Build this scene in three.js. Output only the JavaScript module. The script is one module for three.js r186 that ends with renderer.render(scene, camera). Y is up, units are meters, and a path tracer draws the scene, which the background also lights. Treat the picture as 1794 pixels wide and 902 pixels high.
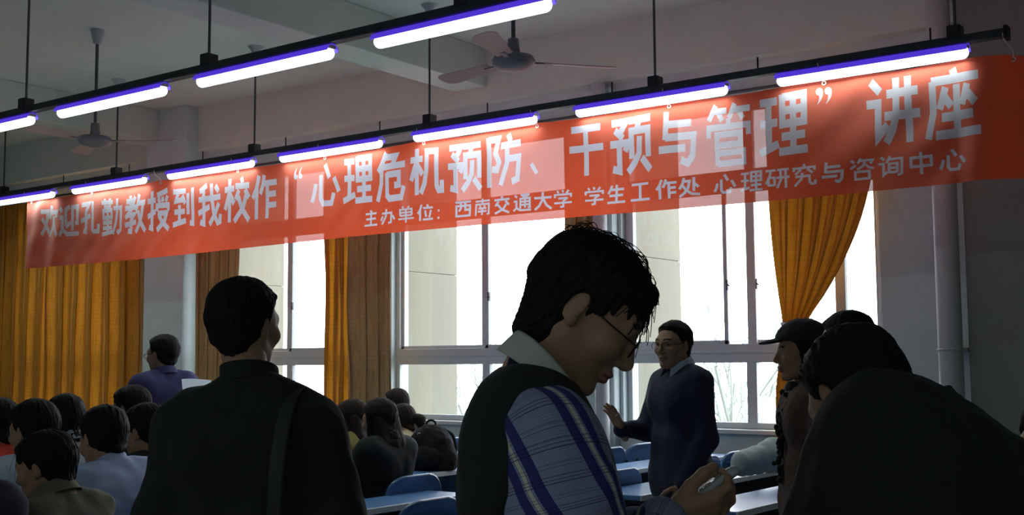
import * as THREE from 'three';
import { mergeGeometries } from 'three/addons/utils/BufferGeometryUtils.js';
import { RoundedBoxGeometry } from 'three/addons/geometries/RoundedBoxGeometry.js';
import { ImprovedNoise } from 'three/addons/math/ImprovedNoise.js';
import { RectAreaLightUniformsLib } from 'three/addons/lights/RectAreaLightUniformsLib.js';

// ---------------------------------------------------------------- camera, sky, exposure
RectAreaLightUniformsLib.init();
const scene = new THREE.Scene();
const YAW = 0.6352, PITCH = 0.0885, ROLL = -0.0068, FOCAL = 2081.35;      // focal length in pixels of the 1794 x 902 frame
const camera = new THREE.PerspectiveCamera(2 * Math.atan(451 / FOCAL) * 180 / Math.PI, 1794 / 902, 0.05, 300);
camera.position.set(0, 1.45, 0);
camera.rotation.order = 'YXZ';
camera.rotation.set(PITCH, YAW, ROLL);
camera.updateMatrixWorld(true);
const renderer = new THREE.WebGLRenderer({ antialias: true });
renderer.toneMapping = THREE.LinearToneMapping;
renderer.toneMappingExposure = 1.0;
renderer.shadowMap.enabled = true;
scene.background = new THREE.Color().setRGB(6.6, 7.0, 7.6);             // bright overcast sky
const TUBE_LIGHT = 36, TUBE_COLOR = [0.86, 1.0, 0.93];                   // the fluorescent tubes

// ---------------------------------------------------------------- helpers
const V = (x, y, z) => new THREE.Vector3(x, y, z);
const noise = new ImprovedNoise();
const N = (x, y, z) => noise.noise(x + 31.7, y + 17.3, z + 53.1);
function rng(seed) { let s = seed >>> 0; return () => { s = (s * 1664525 + 1013904223) >>> 0; return s / 4294967296; }; }
const used = {};
function numbered(name) { const n = used[name] = (used[name] ?? -1) + 1; return n ? name + '_' + String(n).padStart(3, '0') : name; }
function tag(o, label, category, group, kind) {
  if (label) o.userData.label = label;
  if (category) o.userData.category = category;
  if (group) o.userData.group = group;
  if (kind) o.userData.kind = kind;
  return o;
}
function thing(name, label, category, at = [0, 0, 0], turn = 0, group) {
  const g = new THREE.Group(); g.name = numbered(name); g.position.set(...at); g.rotation.y = turn; scene.add(g);
  return tag(g, label, category, group);
}
function part(name, geometry, material, parent) {
  const m = new THREE.Mesh(Array.isArray(geometry) ? merge(geometry) : geometry, material);
  m.name = name; m.castShadow = m.receiveShadow = true; parent.add(m);
  return m;
}
function struct(name, geometry, material, label, parent = scene) {
  const m = part(name, geometry, material, parent);
  if (parent === scene) { m.name = numbered(name); tag(m, label, null, null, 'structure'); }
  return m;
}
function merge(list) {
  const keep = list.map((g) => {
    g = g.index ? g.toNonIndexed() : g;
    for (const k of Object.keys(g.attributes)) if (!['position', 'normal', 'uv'].includes(k)) g.deleteAttribute(k);
    if (!g.attributes.uv) g.setAttribute('uv', new THREE.BufferAttribute(new Float32Array(g.attributes.position.count * 2), 2));
    if (!g.attributes.normal) g.computeVertexNormals();
    return g;
  });
  return keep.length > 1 ? mergeGeometries(keep) : keep[0];
}
function box(x0, x1, y0, y1, z0, z1, r = 0) {                             // a box between those limits, edges rounded by r
  const w = x1 - x0, h = y1 - y0, d = z1 - z0;
  const g = r ? new RoundedBoxGeometry(w, h, d, 2, Math.min(r, w / 2.01, h / 2.01, d / 2.01)) : new THREE.BoxGeometry(w, h, d);
  return g.translate((x0 + x1) / 2, (y0 + y1) / 2, (z0 + z1) / 2);
}
function rodGeo(a, b, r, seg = 10, r2 = r) {
  a = a.isVector3 ? a : V(...a); b = b.isVector3 ? b : V(...b);
  const g = new THREE.CylinderGeometry(r2, r, a.distanceTo(b), seg), d = b.clone().sub(a).normalize();
  g.applyQuaternion(new THREE.Quaternion().setFromUnitVectors(V(0, 1, 0), d));
  return g.translate((a.x + b.x) / 2, (a.y + b.y) / 2, (a.z + b.z) / 2);
}
function tube(points, r, seg = 24, radial = 8, closed = false) {
  return new THREE.TubeGeometry(new THREE.CatmullRomCurve3(points.map((p) => p.isVector3 ? p : V(...p)), closed), seg, r, radial, closed);
}
function sheet(nu, nv, f, uvf) {                                          // a surface f(u, v) -> [x, y, z]
  const pos = [], uv = [], idx = [];
  for (let j = 0; j <= nv; j++) for (let i = 0; i <= nu; i++) { pos.push(...f(i / nu, j / nv)); uv.push(...(uvf ? uvf(i / nu, j / nv) : [i / nu, 1 - j / nv])); }
  for (let j = 0; j < nv; j++) for (let i = 0; i < nu; i++) { const a = j * (nu + 1) + i, b = a + 1, c = a + nu + 1, d = c + 1; idx.push(a, c, b, b, c, d); }
  const g = new THREE.BufferGeometry();
  g.setAttribute('position', new THREE.Float32BufferAttribute(pos, 3)); g.setAttribute('uv', new THREE.Float32BufferAttribute(uv, 2)); g.setIndex(idx);
  g.computeVertexNormals(); return g;
}
const std = (o) => new THREE.MeshStandardMaterial(o);
const lin = (r, g, b) => new THREE.Color().setRGB(r, g, b);
function mottle(base, amount, size, seed, res = 256, repeat = 1) {        // a fine and coarse mottled colour map; size in metres
  const data = new Uint8Array(res * res * 4), c = new THREE.Color(base);
  const s = [c.r, c.g, c.b].map((v) => v <= 0.0031308 ? v * 12.92 : 1.055 * Math.pow(v, 1 / 2.4) - 0.055);
  const T = 2 * Math.PI;
  for (let y = 0; y < res; y++) for (let x = 0; x < res; x++) {
    const a = x / res * T, b = y / res * T;
    const n = 0.6 * N(Math.cos(a) * 1.7 + seed, Math.sin(a) * 1.7 + Math.cos(b) * 1.7, Math.sin(b) * 1.7) + 0.4 * N(Math.cos(a) * 9 + seed, Math.sin(a) * 9 + Math.cos(b) * 9, Math.sin(b) * 9);
    for (let k = 0; k < 3; k++) data[(y * res + x) * 4 + k] = Math.max(0, Math.min(255, 255 * s[k] * (1 + amount * n)));
    data[(y * res + x) * 4 + 3] = 255;
  }
  const t = new THREE.DataTexture(data, res, res); t.colorSpace = THREE.SRGBColorSpace; t.wrapS = t.wrapT = THREE.RepeatWrapping;
  t.magFilter = THREE.LinearFilter; t.repeat.set(1 / size, 1 / size); t.needsUpdate = true; return t;
}
function metreUV(g) {                                                     // uv in metres from the dominant plane of each face
  g = g.index ? g.toNonIndexed() : g; g.computeVertexNormals();
  const p = g.attributes.position, n = g.attributes.normal, uv = new Float32Array(p.count * 2);
  for (let i = 0; i < p.count; i++) {
    const ax = Math.abs(n.getX(i)), ay = Math.abs(n.getY(i)), az = Math.abs(n.getZ(i));
    uv[2 * i] = ax > ay && ax > az ? p.getZ(i) : p.getX(i); uv[2 * i + 1] = ay > ax && ay > az ? p.getZ(i) : p.getY(i);
  }
  g.setAttribute('uv', new THREE.BufferAttribute(uv, 2)); return g;
}

// ---------------------------------------------------------------- the room
const FLOOR = 0, CEIL = 4.33, Z_WALL = -8.6, Z_GLASS = -8.7, Z_OUT = -8.85, X_LEFT = -18, X_RIGHT = 3, Z_BACK = 4;
const SILL = 0.92, HEAD = 3.5, UPPER = 2.84;
const M = {
  plaster: std({ map: mottle('#c3d3d6', 0.05, 2.5, 1), roughness: 0.92 }),
  ceiling: std({ map: mottle('#d0d9d2', 0.04, 3.1, 4), roughness: 0.95 }),
  beam: std({ map: mottle('#d0d8d0', 0.04, 2.2, 7), roughness: 0.93 }),
  floor: std({ map: mottle('#b4b4ae', 0.12, 1.3, 9), roughness: 0.5 }),
  frame: std({ color: '#c3cacf', roughness: 0.55, metalness: 0.1 }),
  sill: std({ color: '#d9dad6', roughness: 0.6 }),
  fin: std({ map: mottle('#868476', 0.035, 1.7, 12), roughness: 0.95 }),
  glass: new THREE.MeshPhysicalMaterial({ color: 0xffffff, transmission: 1, thickness: 0, roughness: 0.02, ior: 1.45 }),
  steel: std({ color: '#5d6064', roughness: 0.45, metalness: 0.6 }),
  dark: std({ color: '#2a2b2f', roughness: 0.55, metalness: 0.2 }),
  pipe: std({ color: '#b3b6ba', roughness: 0.5 }),
  columnGrey: std({ map: mottle('#868d89', 0.05, 2.5, 1), roughness: 0.9 }),  // darker grey than the plaster, on the right column alone
};
struct('floor', metreUV(box(X_LEFT - 0.2, X_RIGHT + 0.2, -0.15, FLOOR, Z_OUT, Z_BACK + 0.2)), M.floor, 'dull grey floor of the lecture room under the tables');
struct('ceiling', metreUV(box(X_LEFT - 0.2, X_RIGHT + 0.2, CEIL, CEIL + 0.15, Z_OUT, Z_BACK + 0.2)), M.ceiling, 'grey plastered ceiling slab between the concrete beams');
struct('wall_left', metreUV(box(X_LEFT - 0.2, X_LEFT, FLOOR, CEIL, Z_OUT, Z_BACK)), M.plaster, 'grey end wall of the lecture room beyond the drawn curtain');
struct('wall_right', metreUV(box(X_RIGHT, X_RIGHT + 0.2, FLOOR, CEIL, Z_OUT, Z_BACK)), M.plaster, 'grey end wall behind the right edge of the picture');
struct('wall_back', metreUV(box(X_LEFT - 0.2, X_RIGHT + 0.2, FLOOR, CEIL, Z_BACK, Z_BACK + 0.2)), M.plaster, 'grey wall behind the camera opposite the windows');
const WINDOWS = [[-5.19, -2.98, -4.06, 0], [-7.80, -5.53, -6.70, 1], [-10.42, -8.20, -9.30, 1], [-14.2, -11.95, -13.05, 1]];   // left, right, mullion
{
  const s = new THREE.Shape([[X_LEFT, FLOOR], [X_RIGHT, FLOOR], [X_RIGHT, CEIL], [X_LEFT, CEIL]].map((p) => new THREE.Vector2(...p)));
  for (const [a, b] of WINDOWS) s.holes.push(new THREE.Path([[a, SILL], [a, HEAD], [b, HEAD], [b, SILL]].map((p) => new THREE.Vector2(...p))));
  const g = new THREE.ExtrudeGeometry(s, { depth: Z_WALL - Z_OUT, bevelEnabled: false }).translate(0, 0, Z_OUT);
  struct('wall_far', metreUV(g), M.plaster, 'grey window wall with four tall openings');
}
struct('trim', metreUV(box(X_LEFT, X_RIGHT, 3.83, CEIL, Z_WALL, -8.48)), M.beam, 'long concrete girder running above the windows below the ceiling');
for (const [x0, x1, where] of [[-11.45, -11.08, 'left concrete ceiling beam ending above the wall column'], [-6.885, -6.53, 'middle concrete ceiling beam with a pale lit underside'], [-2.38, -2.01, 'right concrete ceiling beam at the top corner'], [-15.6, -15.25, 'farthest concrete ceiling beam near the end wall']])
  struct('ceiling_beam', metreUV(box(x0, x1, 3.97, CEIL, -8.478, Z_BACK, 0.01)), M.beam, where);
struct('wall_column', metreUV(box(-11.28, -10.6, FLOOR, CEIL, Z_WALL, -8.3, 0.008)), M.plaster, 'square grey column beside the large drawn curtain');
struct('wall_column', metreUV(box(-2.28, -1.55, FLOOR, CEIL, Z_WALL, -8.25, 0.008)), M.columnGrey, 'square dark grey column at the right beside the pipe');
struct('wall_column', metreUV(box(-15.7, -15.0, FLOOR, CEIL, Z_WALL, -8.3, 0.008)), M.plaster, 'square grey column at the far left end');
struct('wall_column', metreUV(box(-5.5, -5.22, FLOOR, 3.785, Z_WALL, -8.5, 0.008)), M.plaster, 'narrow grey pier between the two nearest windows');
struct('window_ledge', box(-15, X_RIGHT, SILL - 0.035, SILL - 0.001, Z_GLASS, -8.56, 0.006), M.sill, 'pale window ledge running under the windows');

// windows: frame, transom, mullions, sashes, panes
WINDOWS.forEach(([x0, x1, xm, open], i) => {
  const g = new THREE.Group(); g.name = 'window_' + (i + 1); scene.add(g);
  tag(g, ['nearest tall window with an open sliding sash behind the leaning man', 'tall window behind the young man looking at his phone', 'tall window behind the man in the dark jacket', 'tall window covered by the drawn gold curtains'][i], null, null, 'structure');
  const z0 = Z_GLASS - 0.03, z1 = Z_GLASS + 0.03, f = 0.045;
  part('frame', [box(x0, x0 + f, SILL, HEAD, z0, z1, 0.006), box(x1 - f, x1, SILL, HEAD, z0, z1, 0.006), box(x0 + f - 0.002, x1 - f + 0.002, HEAD - f, HEAD, z0 + 0.001, z1 - 0.001, 0.006), box(x0 + f - 0.002, x1 - f + 0.002, SILL, SILL + 0.05, z0 + 0.001, z1 - 0.001, 0.006)], M.frame, g);
  part('transom', [box(x0 + 0.04, x1 - 0.04, 1.44, 1.59, z0 - 0.002, z1 + 0.002, 0.006), box(x0 + 0.041, x1 - 0.041, 1.515, 1.535, z1 - 0.005, z1 + 0.012, 0.004)], M.frame, g);
  part('transom', box(x0 + 0.04, x1 - 0.04, UPPER, UPPER + 0.14, z0 - 0.002, z1 + 0.002, 0.006), M.frame, g);
  part('mullion', box(xm - 0.042, xm + 0.042, SILL + 0.045, 1.45, z0 + 0.003, z1 - 0.003, 0.006), M.frame, g);
  const cut = xm + (open ? 0 : 0.02);
  part('mullion', box(cut - 0.045, cut + 0.03, 1.58, HEAD - 0.04, z0 + 0.003, z1 - 0.003, 0.006), M.frame, g);
  const sash = (a, b, dz, latchX) => {
    const s = part('sash', [box(a, a + 0.035, 1.585, UPPER, dz - 0.012, dz + 0.012, 0.004), box(b - 0.035, b, 1.585, UPPER, dz - 0.012, dz + 0.012, 0.004), box(a, b, 1.585, 1.62, dz - 0.012, dz + 0.012, 0.004), box(a, b, UPPER - 0.04, UPPER, dz - 0.012, dz + 0.012, 0.004)], M.frame, g);
    part('pane', box(a + 0.02, b - 0.02, 1.6, UPPER - 0.01, dz - 0.002, dz + 0.002), M.glass, s);
    part('latch', [box(latchX - 0.008, latchX + 0.008, 2.02, 2.1, dz + 0.01, dz + 0.035, 0.004), rodGeo([latchX, 2.07, dz + 0.03], [latchX + 0.03, 2.05, dz + 0.05], 0.006)], M.steel, s);
  };
  if (open) { sash(x0 + 0.04, xm, Z_GLASS - 0.016, xm + 0.0); sash(xm, x1 - 0.04, Z_GLASS + 0.02, xm + 0.05); }
  else { sash(x0 + 0.04, -4.25, Z_GLASS + 0.02, -4.245); sash(xm, x1 - 0.04, Z_GLASS - 0.016, xm + 0.05); part('stile', box(-3.36, -3.28, 1.585, UPPER, z0 + 0.004, z1 - 0.004, 0.005), M.frame, g); }
  for (const [p, q] of [[x0 + 0.03, cut - 0.03], [cut + 0.02, x1 - 0.03]]) part('pane', box(p, q, UPPER + 0.13, HEAD - 0.03, Z_GLASS - 0.002, Z_GLASS + 0.002), M.glass, g);
  part('pane', box(x0 + 0.03, xm - 0.03, SILL + 0.04, 1.45, Z_GLASS - 0.002, Z_GLASS + 0.002), M.glass, g);
  part('pane', box(xm + 0.03, x1 - 0.03, SILL + 0.04, 1.45, Z_GLASS - 0.002, Z_GLASS + 0.002), M.glass, g);
});
// outside: projecting fins between the windows, ground, bare trees
for (const [x, where] of [[-5.19, 'cream outside fin beside the nearest window'], [-7.82, 'cream outside fin beside the window behind the young man'], [-10.44, 'cream outside fin beside the window behind the dark jacket'], [-14.12, 'cream outside fin beyond the drawn curtains'], [-2.4, 'cream outside fin behind the right column']]) {
  const g = new THREE.Group(); g.name = numbered('facade_fin'); scene.add(g); tag(g, where, null, null, 'structure');
  part('fin_block', box(x - 0.35, x, -4, 2.363, -9.64, Z_OUT - 0.001, 0.006), M.fin, g);
  part('fin_block', box(x - 0.35, x, 2.366, 6.2, -9.64, Z_OUT - 0.001, 0.006), M.fin, g);
}
struct('facade', metreUV(box(X_LEFT, X_RIGHT, -4, -0.16, Z_OUT - 0.05, Z_OUT)), M.fin, 'outside wall below the lecture room');
struct('ground', box(-60, 40, -4.2, -4, -70, -8.95), std({ color: '#75796e', roughness: 1 }), 'pale hazy ground outside the building');

// pipes
function drainPipe(x, z, r, label, back) {
  const t = thing('drain_pipe', label, 'pipe', [x, 0, z]);
  part('pipe_run', rodGeo([0, 0.002, 0], [0, back - z > -0.2 ? 3.8 : 3.965, 0], r, 24), M.pipe, t);
  for (const y of [1.52, 3.2]) part('bracket', [new THREE.TorusGeometry(r + 0.003, 0.007, 8, 28).rotateX(Math.PI / 2).translate(0, y, 0), box(-r - 0.012, r + 0.012, y - 0.012, y + 0.012, back - z + 0.001, -r + 0.015)], M.pipe, t);
}
drainPipe(-2.385, -8.2, 0.08, 'thick grey drain pipe on the wall beside the right column', Z_WALL);
drainPipe(-5.28, -8.41, 0.06, 'slim grey pipe on the pier between the two nearest windows', -8.5);

// ---------------------------------------------------------------- hanging fluorescent rows
const tubeMat = std({ color: '#ffffff', emissive: lin(1.0, 0.97, 1.0), emissiveIntensity: 2.6, roughness: 0.4 });
const fringeGlow = std({ color: '#4a2fd6', roughness: 0.5, emissive: lin(0.07, 0.03, 0.55), emissiveIntensity: 1 });  // violet glow on the reflector stands in for purple lens fringing
const railMat = std({ color: '#3c4044', roughness: 0.5, metalness: 0.3 });
function lampRail(z, xa, xb, label, rods) {
  const t = thing('lamp_rail', label, 'rail', [0, 0, z]);
  part('rail', box(xa, xb, 3.315, 3.365, -0.035, 0.035, 0.008), railMat, t);
  for (const x of [xa, xb]) part('end_cap', box(x - 0.012, x + 0.012, 3.30, 3.38, -0.042, 0.042, 0.005), M.dark, t);
  for (const x of rods) {
    part('hanger_rod', rodGeo([x, 3.4, 0], [x, CEIL - 0.06, 0], 0.009, 10), M.steel, t);
    part('rod_socket', box(x - 0.04, x + 0.04, 3.35, 3.43, -0.045, 0.045, 0.008), M.dark, t);
    part('ceiling_cup', new THREE.LatheGeometry([[0.012, -0.1], [0.02, -0.085], [0.045, -0.03], [0.07, -0.004], [0.07, 0]].map((p) => new THREE.Vector2(...p)), 20).translate(x, CEIL, 0), M.pipe, t);
  }
  return t;
}
function tubeLamp(x0, z, label) {
  const L = 1.21, t = thing('tube_lamp', label, 'lamp', [x0, 0, z], 0, z < -6 ? 'tube lamps along the banner' : z < -4 ? 'tube lamps of the upper row' : 'added fill lamps outside the picture');
  const trough = new THREE.Shape();                                        // reflector section, open downwards
  trough.moveTo(-0.047, -0.014); trough.quadraticCurveTo(-0.042, 0.028, 0, 0.03); trough.quadraticCurveTo(0.042, 0.028, 0.047, -0.006);
  trough.lineTo(0.043, -0.014); trough.quadraticCurveTo(0.038, 0.024, 0, 0.026); trough.quadraticCurveTo(-0.038, 0.024, -0.043, -0.014); trough.closePath();
  const g = new THREE.ExtrudeGeometry(trough, { depth: L, bevelEnabled: false, curveSegments: 10 }).rotateY(Math.PI / 2).translate(0, 3.285, 0);
  part('fringe_housing', g, fringeGlow, t);
  const tb = new THREE.CapsuleGeometry(0.038, L - 0.078, 8, 18).rotateZ(Math.PI / 2).translate(L / 2, 3.262, 0);
  part('fluorescent_tube', tb, tubeMat, t);
  for (const x of [0.012, L - 0.012]) part('lamp_holder', box(x - 0.01, x + 0.01, 3.285, 3.309, -0.03, 0.03, 0.004), M.pipe, t);
  const li = new THREE.RectAreaLight(lin(...TUBE_COLOR), TUBE_LIGHT, L - 0.04, 0.05);
  li.position.set(L / 2, 3.22, 0); li.rotation.x = -Math.PI / 2; t.add(li);
}
const lowRods = [-14.3, -12.25, -10.2, -8.15, -6.08, -4.02, -1.98];
const lowRail = lampRail(-7.15, -15.5, -1.69, 'long grey lamp rail from which the red banner hangs', lowRods);
for (let i = 0; i < 10; i++) part('rail_hook', rodGeo([-12.2 + i * 1.12, 3.36, 0.02], [-12.2 + i * 1.12, 3.44, 0.02], 0.006, 6), M.dark, lowRail);
lampRail(-4.86, -13.5, 1.5, 'grey lamp rail of the upper row hanging nearer the camera', [-12.2, -10.14, -8.06, -5.98, -3.89, -1.85, 0.3]);
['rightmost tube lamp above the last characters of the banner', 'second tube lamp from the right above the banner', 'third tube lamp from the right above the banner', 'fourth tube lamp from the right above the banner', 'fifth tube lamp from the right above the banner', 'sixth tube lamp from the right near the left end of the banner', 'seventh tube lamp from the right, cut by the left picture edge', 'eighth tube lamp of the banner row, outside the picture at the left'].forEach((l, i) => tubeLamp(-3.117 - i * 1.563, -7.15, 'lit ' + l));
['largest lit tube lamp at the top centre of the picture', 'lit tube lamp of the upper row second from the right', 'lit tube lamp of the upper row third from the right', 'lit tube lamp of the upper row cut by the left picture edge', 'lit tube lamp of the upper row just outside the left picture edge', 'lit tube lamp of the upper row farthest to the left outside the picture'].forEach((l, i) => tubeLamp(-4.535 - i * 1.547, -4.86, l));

lampRail(2.0, -6.9, 2.4, 'lamp rail added behind the camera for the fill lamps, outside the picture', [-5.98, -3.89, -1.85, 0.3]);  // unseen row, added as front fill light for the foreground
['first lit tube lamp of the fill row added behind the camera', 'second lit tube lamp of the fill row added behind the camera', 'third lit tube lamp of the fill row added behind the camera', 'fourth lit tube lamp of the fill row added behind the camera', 'fifth lit tube lamp of the fill row added behind the camera'].forEach((l, i) => tubeLamp(0.9 - i * 1.547, 2.0, l));

// ---------------------------------------------------------------- ceiling fans
function ceilingFan(x, z, turn, label) {
  const t = thing('ceiling_fan', label, 'fan', [x, 0, z], turn, 'ceiling fans'), H = 3.36;
  const m = std({ color: '#7d7f84', roughness: 0.45, metalness: 0.2 }), bl = std({ color: '#b9a49c', roughness: 0.5 });
  part('canopy', new THREE.LatheGeometry([[0.014, -0.13], [0.035, -0.12], [0.05, -0.06], [0.06, -0.004], [0.06, 0]].map((p) => new THREE.Vector2(...p)), 24).translate(0, CEIL, 0), M.pipe, t);
  part('down_rod', rodGeo([0, H + 0.1, 0], [0, CEIL - 0.1, 0], 0.014, 12), M.steel, t);
  part('rod_cover', new THREE.LatheGeometry([[0.015, 0.16], [0.035, 0.15], [0.042, 0.06], [0.05, 0.05]].map((p) => new THREE.Vector2(...p)), 24).translate(0, H, 0), m, t);
  part('motor', new THREE.LatheGeometry([[0, -0.055], [0.05, -0.053], [0.10, -0.04], [0.135, -0.015], [0.14, 0.01], [0.125, 0.035], [0.06, 0.05], [0, 0.052]].map((p) => new THREE.Vector2(...p)), 36).translate(0, H, 0), m, t);
  for (let k = 0; k < 3; k++) {
    const s = new THREE.Shape(); s.moveTo(0.2, -0.05); s.lineTo(0.62, -0.075); s.quadraticCurveTo(0.69, -0.07, 0.69, 0); s.quadraticCurveTo(0.69, 0.07, 0.62, 0.075); s.lineTo(0.2, 0.05); s.closePath();
    const g = new THREE.ExtrudeGeometry(s, { depth: 0.004, bevelEnabled: true, bevelSize: 0.002, bevelThickness: 0.001, bevelSegments: 1 }).rotateX(-Math.PI / 2 + 0.2).translate(0, H, 0).rotateY(k * 2 * Math.PI / 3);
    const b = part('blade', g, bl, t);
    part('blade_arm', box(0.11, 0.26, H - 0.006, H + 0.006, -0.018, 0.018, 0.003).rotateY(k * 2 * Math.PI / 3), m, b);
  }
}
ceilingFan(-8.8, -5.95, 2.75, 'ceiling fan on a long rod at the left behind the upper lamps');
ceilingFan(-4.4, -6.0, 2.98, 'ceiling fan above the middle of the red banner');

// ---------------------------------------------------------------- the banner and its lettering (drawn stroke by stroke)
const STROKES = {
  欢: '8 22 42 22 36 45 26 65 8 88;12 40 28 60 44 84;62 6 56 28 48 44;57 26 92 26 86 42;72 36 70 56 62 76 46 94;71 52 80 76 96 94',
  迎: '8 14 20 26;4 42 20 42 20 76;4 92 20 76 40 90 96 92;54 14 36 22 36 68;34 70 58 58;66 82 66 18 90 18 90 62 78 62',
  孔: '8 14 46 14 30 36;30 34 30 88 16 84;4 58 52 46;64 8 64 84 70 90 92 90 94 70',
  勤: '2 14 56 14;18 4 18 26 42 26 42 4;10 34 50 34 50 52 10 52 10 30;30 26 30 90;6 64 52 64;6 77 52 77;2 92 58 88;60 30 94 30 92 84 82 91 74 86;76 6 76 40 70 66 56 94',
  教: '8 18 46 18;28 4 28 34;2 34 54 34;50 8 32 38 4 58;14 52 44 52 30 64;30 62 30 92 16 90;2 76 54 70;68 4 62 26 54 44;62 26 98 26;88 26 82 56 70 78 54 96;64 44 76 72 98 96',
  授: '2 26 38 26;22 4 22 90 8 86;2 62 38 52;92 6 44 16;50 22 56 34;68 20 70 32;92 18 84 32;44 52 44 40 96 40 96 52;48 58 88 58 78 76 44 96;54 62 70 80 98 96',
  到: '4 12 60 12;28 12 16 34 54 32;44 22 58 42;8 60 56 60;32 44 32 84;2 90 60 82;70 18 70 68;90 6 90 90 76 88',
  我: '40 6 8 18;4 36 96 36;26 14 26 90 10 86;2 66 50 54;58 4 60 40 70 72 84 92 94 90 96 74;90 50 76 70 50 94;74 10 88 24',
  校: '2 26 40 26;22 4 22 96;22 30 4 68;22 36 40 58;68 4 72 16;44 22 98 22;58 30 46 50;82 30 96 48;86 42 74 68 42 96;56 44 70 70 98 96',
  作: '30 4 20 30 4 52;20 28 20 98;50 4 44 26 34 44;44 22 98 22;62 22 62 98;62 46 94 46;62 70 96 70',
  心: '16 46 12 66 4 86;34 28 34 80 42 92 72 92 78 70;48 6 64 36;80 36 96 68',
  理: '4 12 40 12;22 12 22 84;4 46 40 46;2 92 42 80;50 8 94 8 94 50 50 50 50 3;50 29 94 29;72 8 72 92;48 70 96 70;42 93 100 93',
  危: '34 2 22 20 6 38;30 12 66 12 54 28;10 30 96 30;18 30 16 62 4 96;34 46 76 46 76 68 60 68;36 42 36 86 44 93 84 93 92 72',
  机: '2 26 40 26;22 4 22 98;22 30 4 68;22 36 40 58;82 12 82 82 88 92 98 92 98 72;88 12 52 12 52 50 46 76 34 96',
  预: '6 10 42 10 26 30;14 22 34 38;2 46 46 46 38 60;24 46 24 92 8 88;48 10 100 10;74 10 68 26;54 74 54 28 94 28 94 74;74 38 72 66 60 82 44 96;78 74 98 96',
  防: '8 3 8 98;8 8 36 8 26 34 36 52 30 66 16 64;64 2 70 16;42 22 98 22;60 22 58 56 40 96;60 48 92 48 88 88 72 92',
  '、': '20 10 80 90',
  干: '10 12 90 12;4 48 96 48;50 12 50 98',
  与: '24 4 20 52;21 26 84 26;4 68 70 68;20 48 90 48 86 82 74 94 58 88',
  管: '22 2 6 26;18 12 46 12;28 14 36 28;64 2 52 24;60 12 98 12;74 14 82 28;50 24 50 36;6 54 6 38 94 38 94 54;24 98 24 50 76 50 76 67 24 67;24 79 82 79 82 96 24 96',
  讲: '12 6 28 22;2 38 24 38 24 86 42 70;40 26 98 26;36 58 100 58;58 4 58 56 50 78 38 96;80 4 80 98',
  座: '50 2 54 14;10 16 96 16;12 16 12 60 2 96;36 26 24 56;34 40 46 54;76 26 66 54;76 38 90 54;56 24 56 92;28 68 86 68;16 92 98 92',
  主: '42 2 58 14;10 22 90 22;50 22 50 90;14 54 86 54;4 92 96 92',
  办: '10 30 76 30 72 86 54 90;40 4 38 50 10 96;16 46 4 74;84 46 96 72',
  单: '28 2 36 14;70 2 62 14;14 56 14 20 86 20 86 56;14 38 86 38;14 56 86 56;50 20 50 98;2 75 98 75',
  位: '28 4 20 30 4 54;18 30 18 96;62 4 66 18;36 24 96 24;48 38 54 76;84 38 74 80;34 90 98 90',
  '：': '30 12 70 12;30 88 70 88',
  西: '4 10 96 10;10 96 10 32 90 32 90 96;10 90 90 90;36 10 36 46 24 62;62 10 62 56 84 56',
  南: '6 16 94 16;50 2 50 34;10 98 10 34 90 34 90 90 78 94;34 42 40 54;66 42 60 54;24 58 76 58;22 75 78 75;50 58 50 96',
  交: '46 2 54 14;4 20 96 20;30 28 10 54;70 28 92 52;76 46 56 74 8 96;24 46 48 74 94 96',
  通: '8 6 22 20;2 40 18 40 18 76;2 92 18 76 38 90 98 92;40 8 90 8 66 22;40 82 40 28 92 28 92 78 80 78;40 45 92 45;40 62 92 62;66 24 66 80;50 12 66 22',
  大: '4 34 96 34;50 4 48 44 30 76 6 96;52 40 68 74 96 96',
  学: '20 4 28 18;48 2 52 16;80 4 68 20;8 42 8 26 92 26 92 42;26 46 74 46 52 60;52 58 52 90 36 92;4 70 96 70',
  生: '28 4 20 26 8 46;20 26 90 26;14 57 86 57;52 2 52 92;4 92 96 92',
  工: '10 12 90 12;50 12 50 88;4 90 96 90',
  处: '26 4 20 30 4 58;24 22 50 22 44 54 28 78 4 96;18 40 36 66 60 84 98 90;70 4 70 72;70 32 92 54',
  研: '2 12 44 12;24 12 18 44 2 72;14 84 14 46 38 46 38 84;14 80 38 80;50 12 98 12;46 48 100 48;64 12 64 56 48 96;84 12 84 98',
  究: '46 0 54 10;6 30 6 16 94 16 94 30;36 22 12 44;62 22 86 42;12 54 72 54 72 82 80 92 96 90 96 74;42 38 38 66 8 96',
  咨: '8 8 20 20;4 46 26 30;46 2 34 24;42 12 92 12 84 28;62 16 54 36 30 50;62 28 76 42 96 50;22 98 22 60 78 60 78 98;22 92 78 92',
  询: '12 6 26 20;2 36 22 36 22 86 38 72;48 4 34 34;44 18 94 18 92 86 76 90;44 80 44 38 76 38 76 76;44 57 76 57;44 76 76 76',
  中: '10 68 10 24 90 24 90 68;10 62 90 62;50 2 50 98',
};
const BANNER = { x0: -11.86, x1: -1.62, top: 3.245, bottom: 2.505, z: -7.2 };
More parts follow.
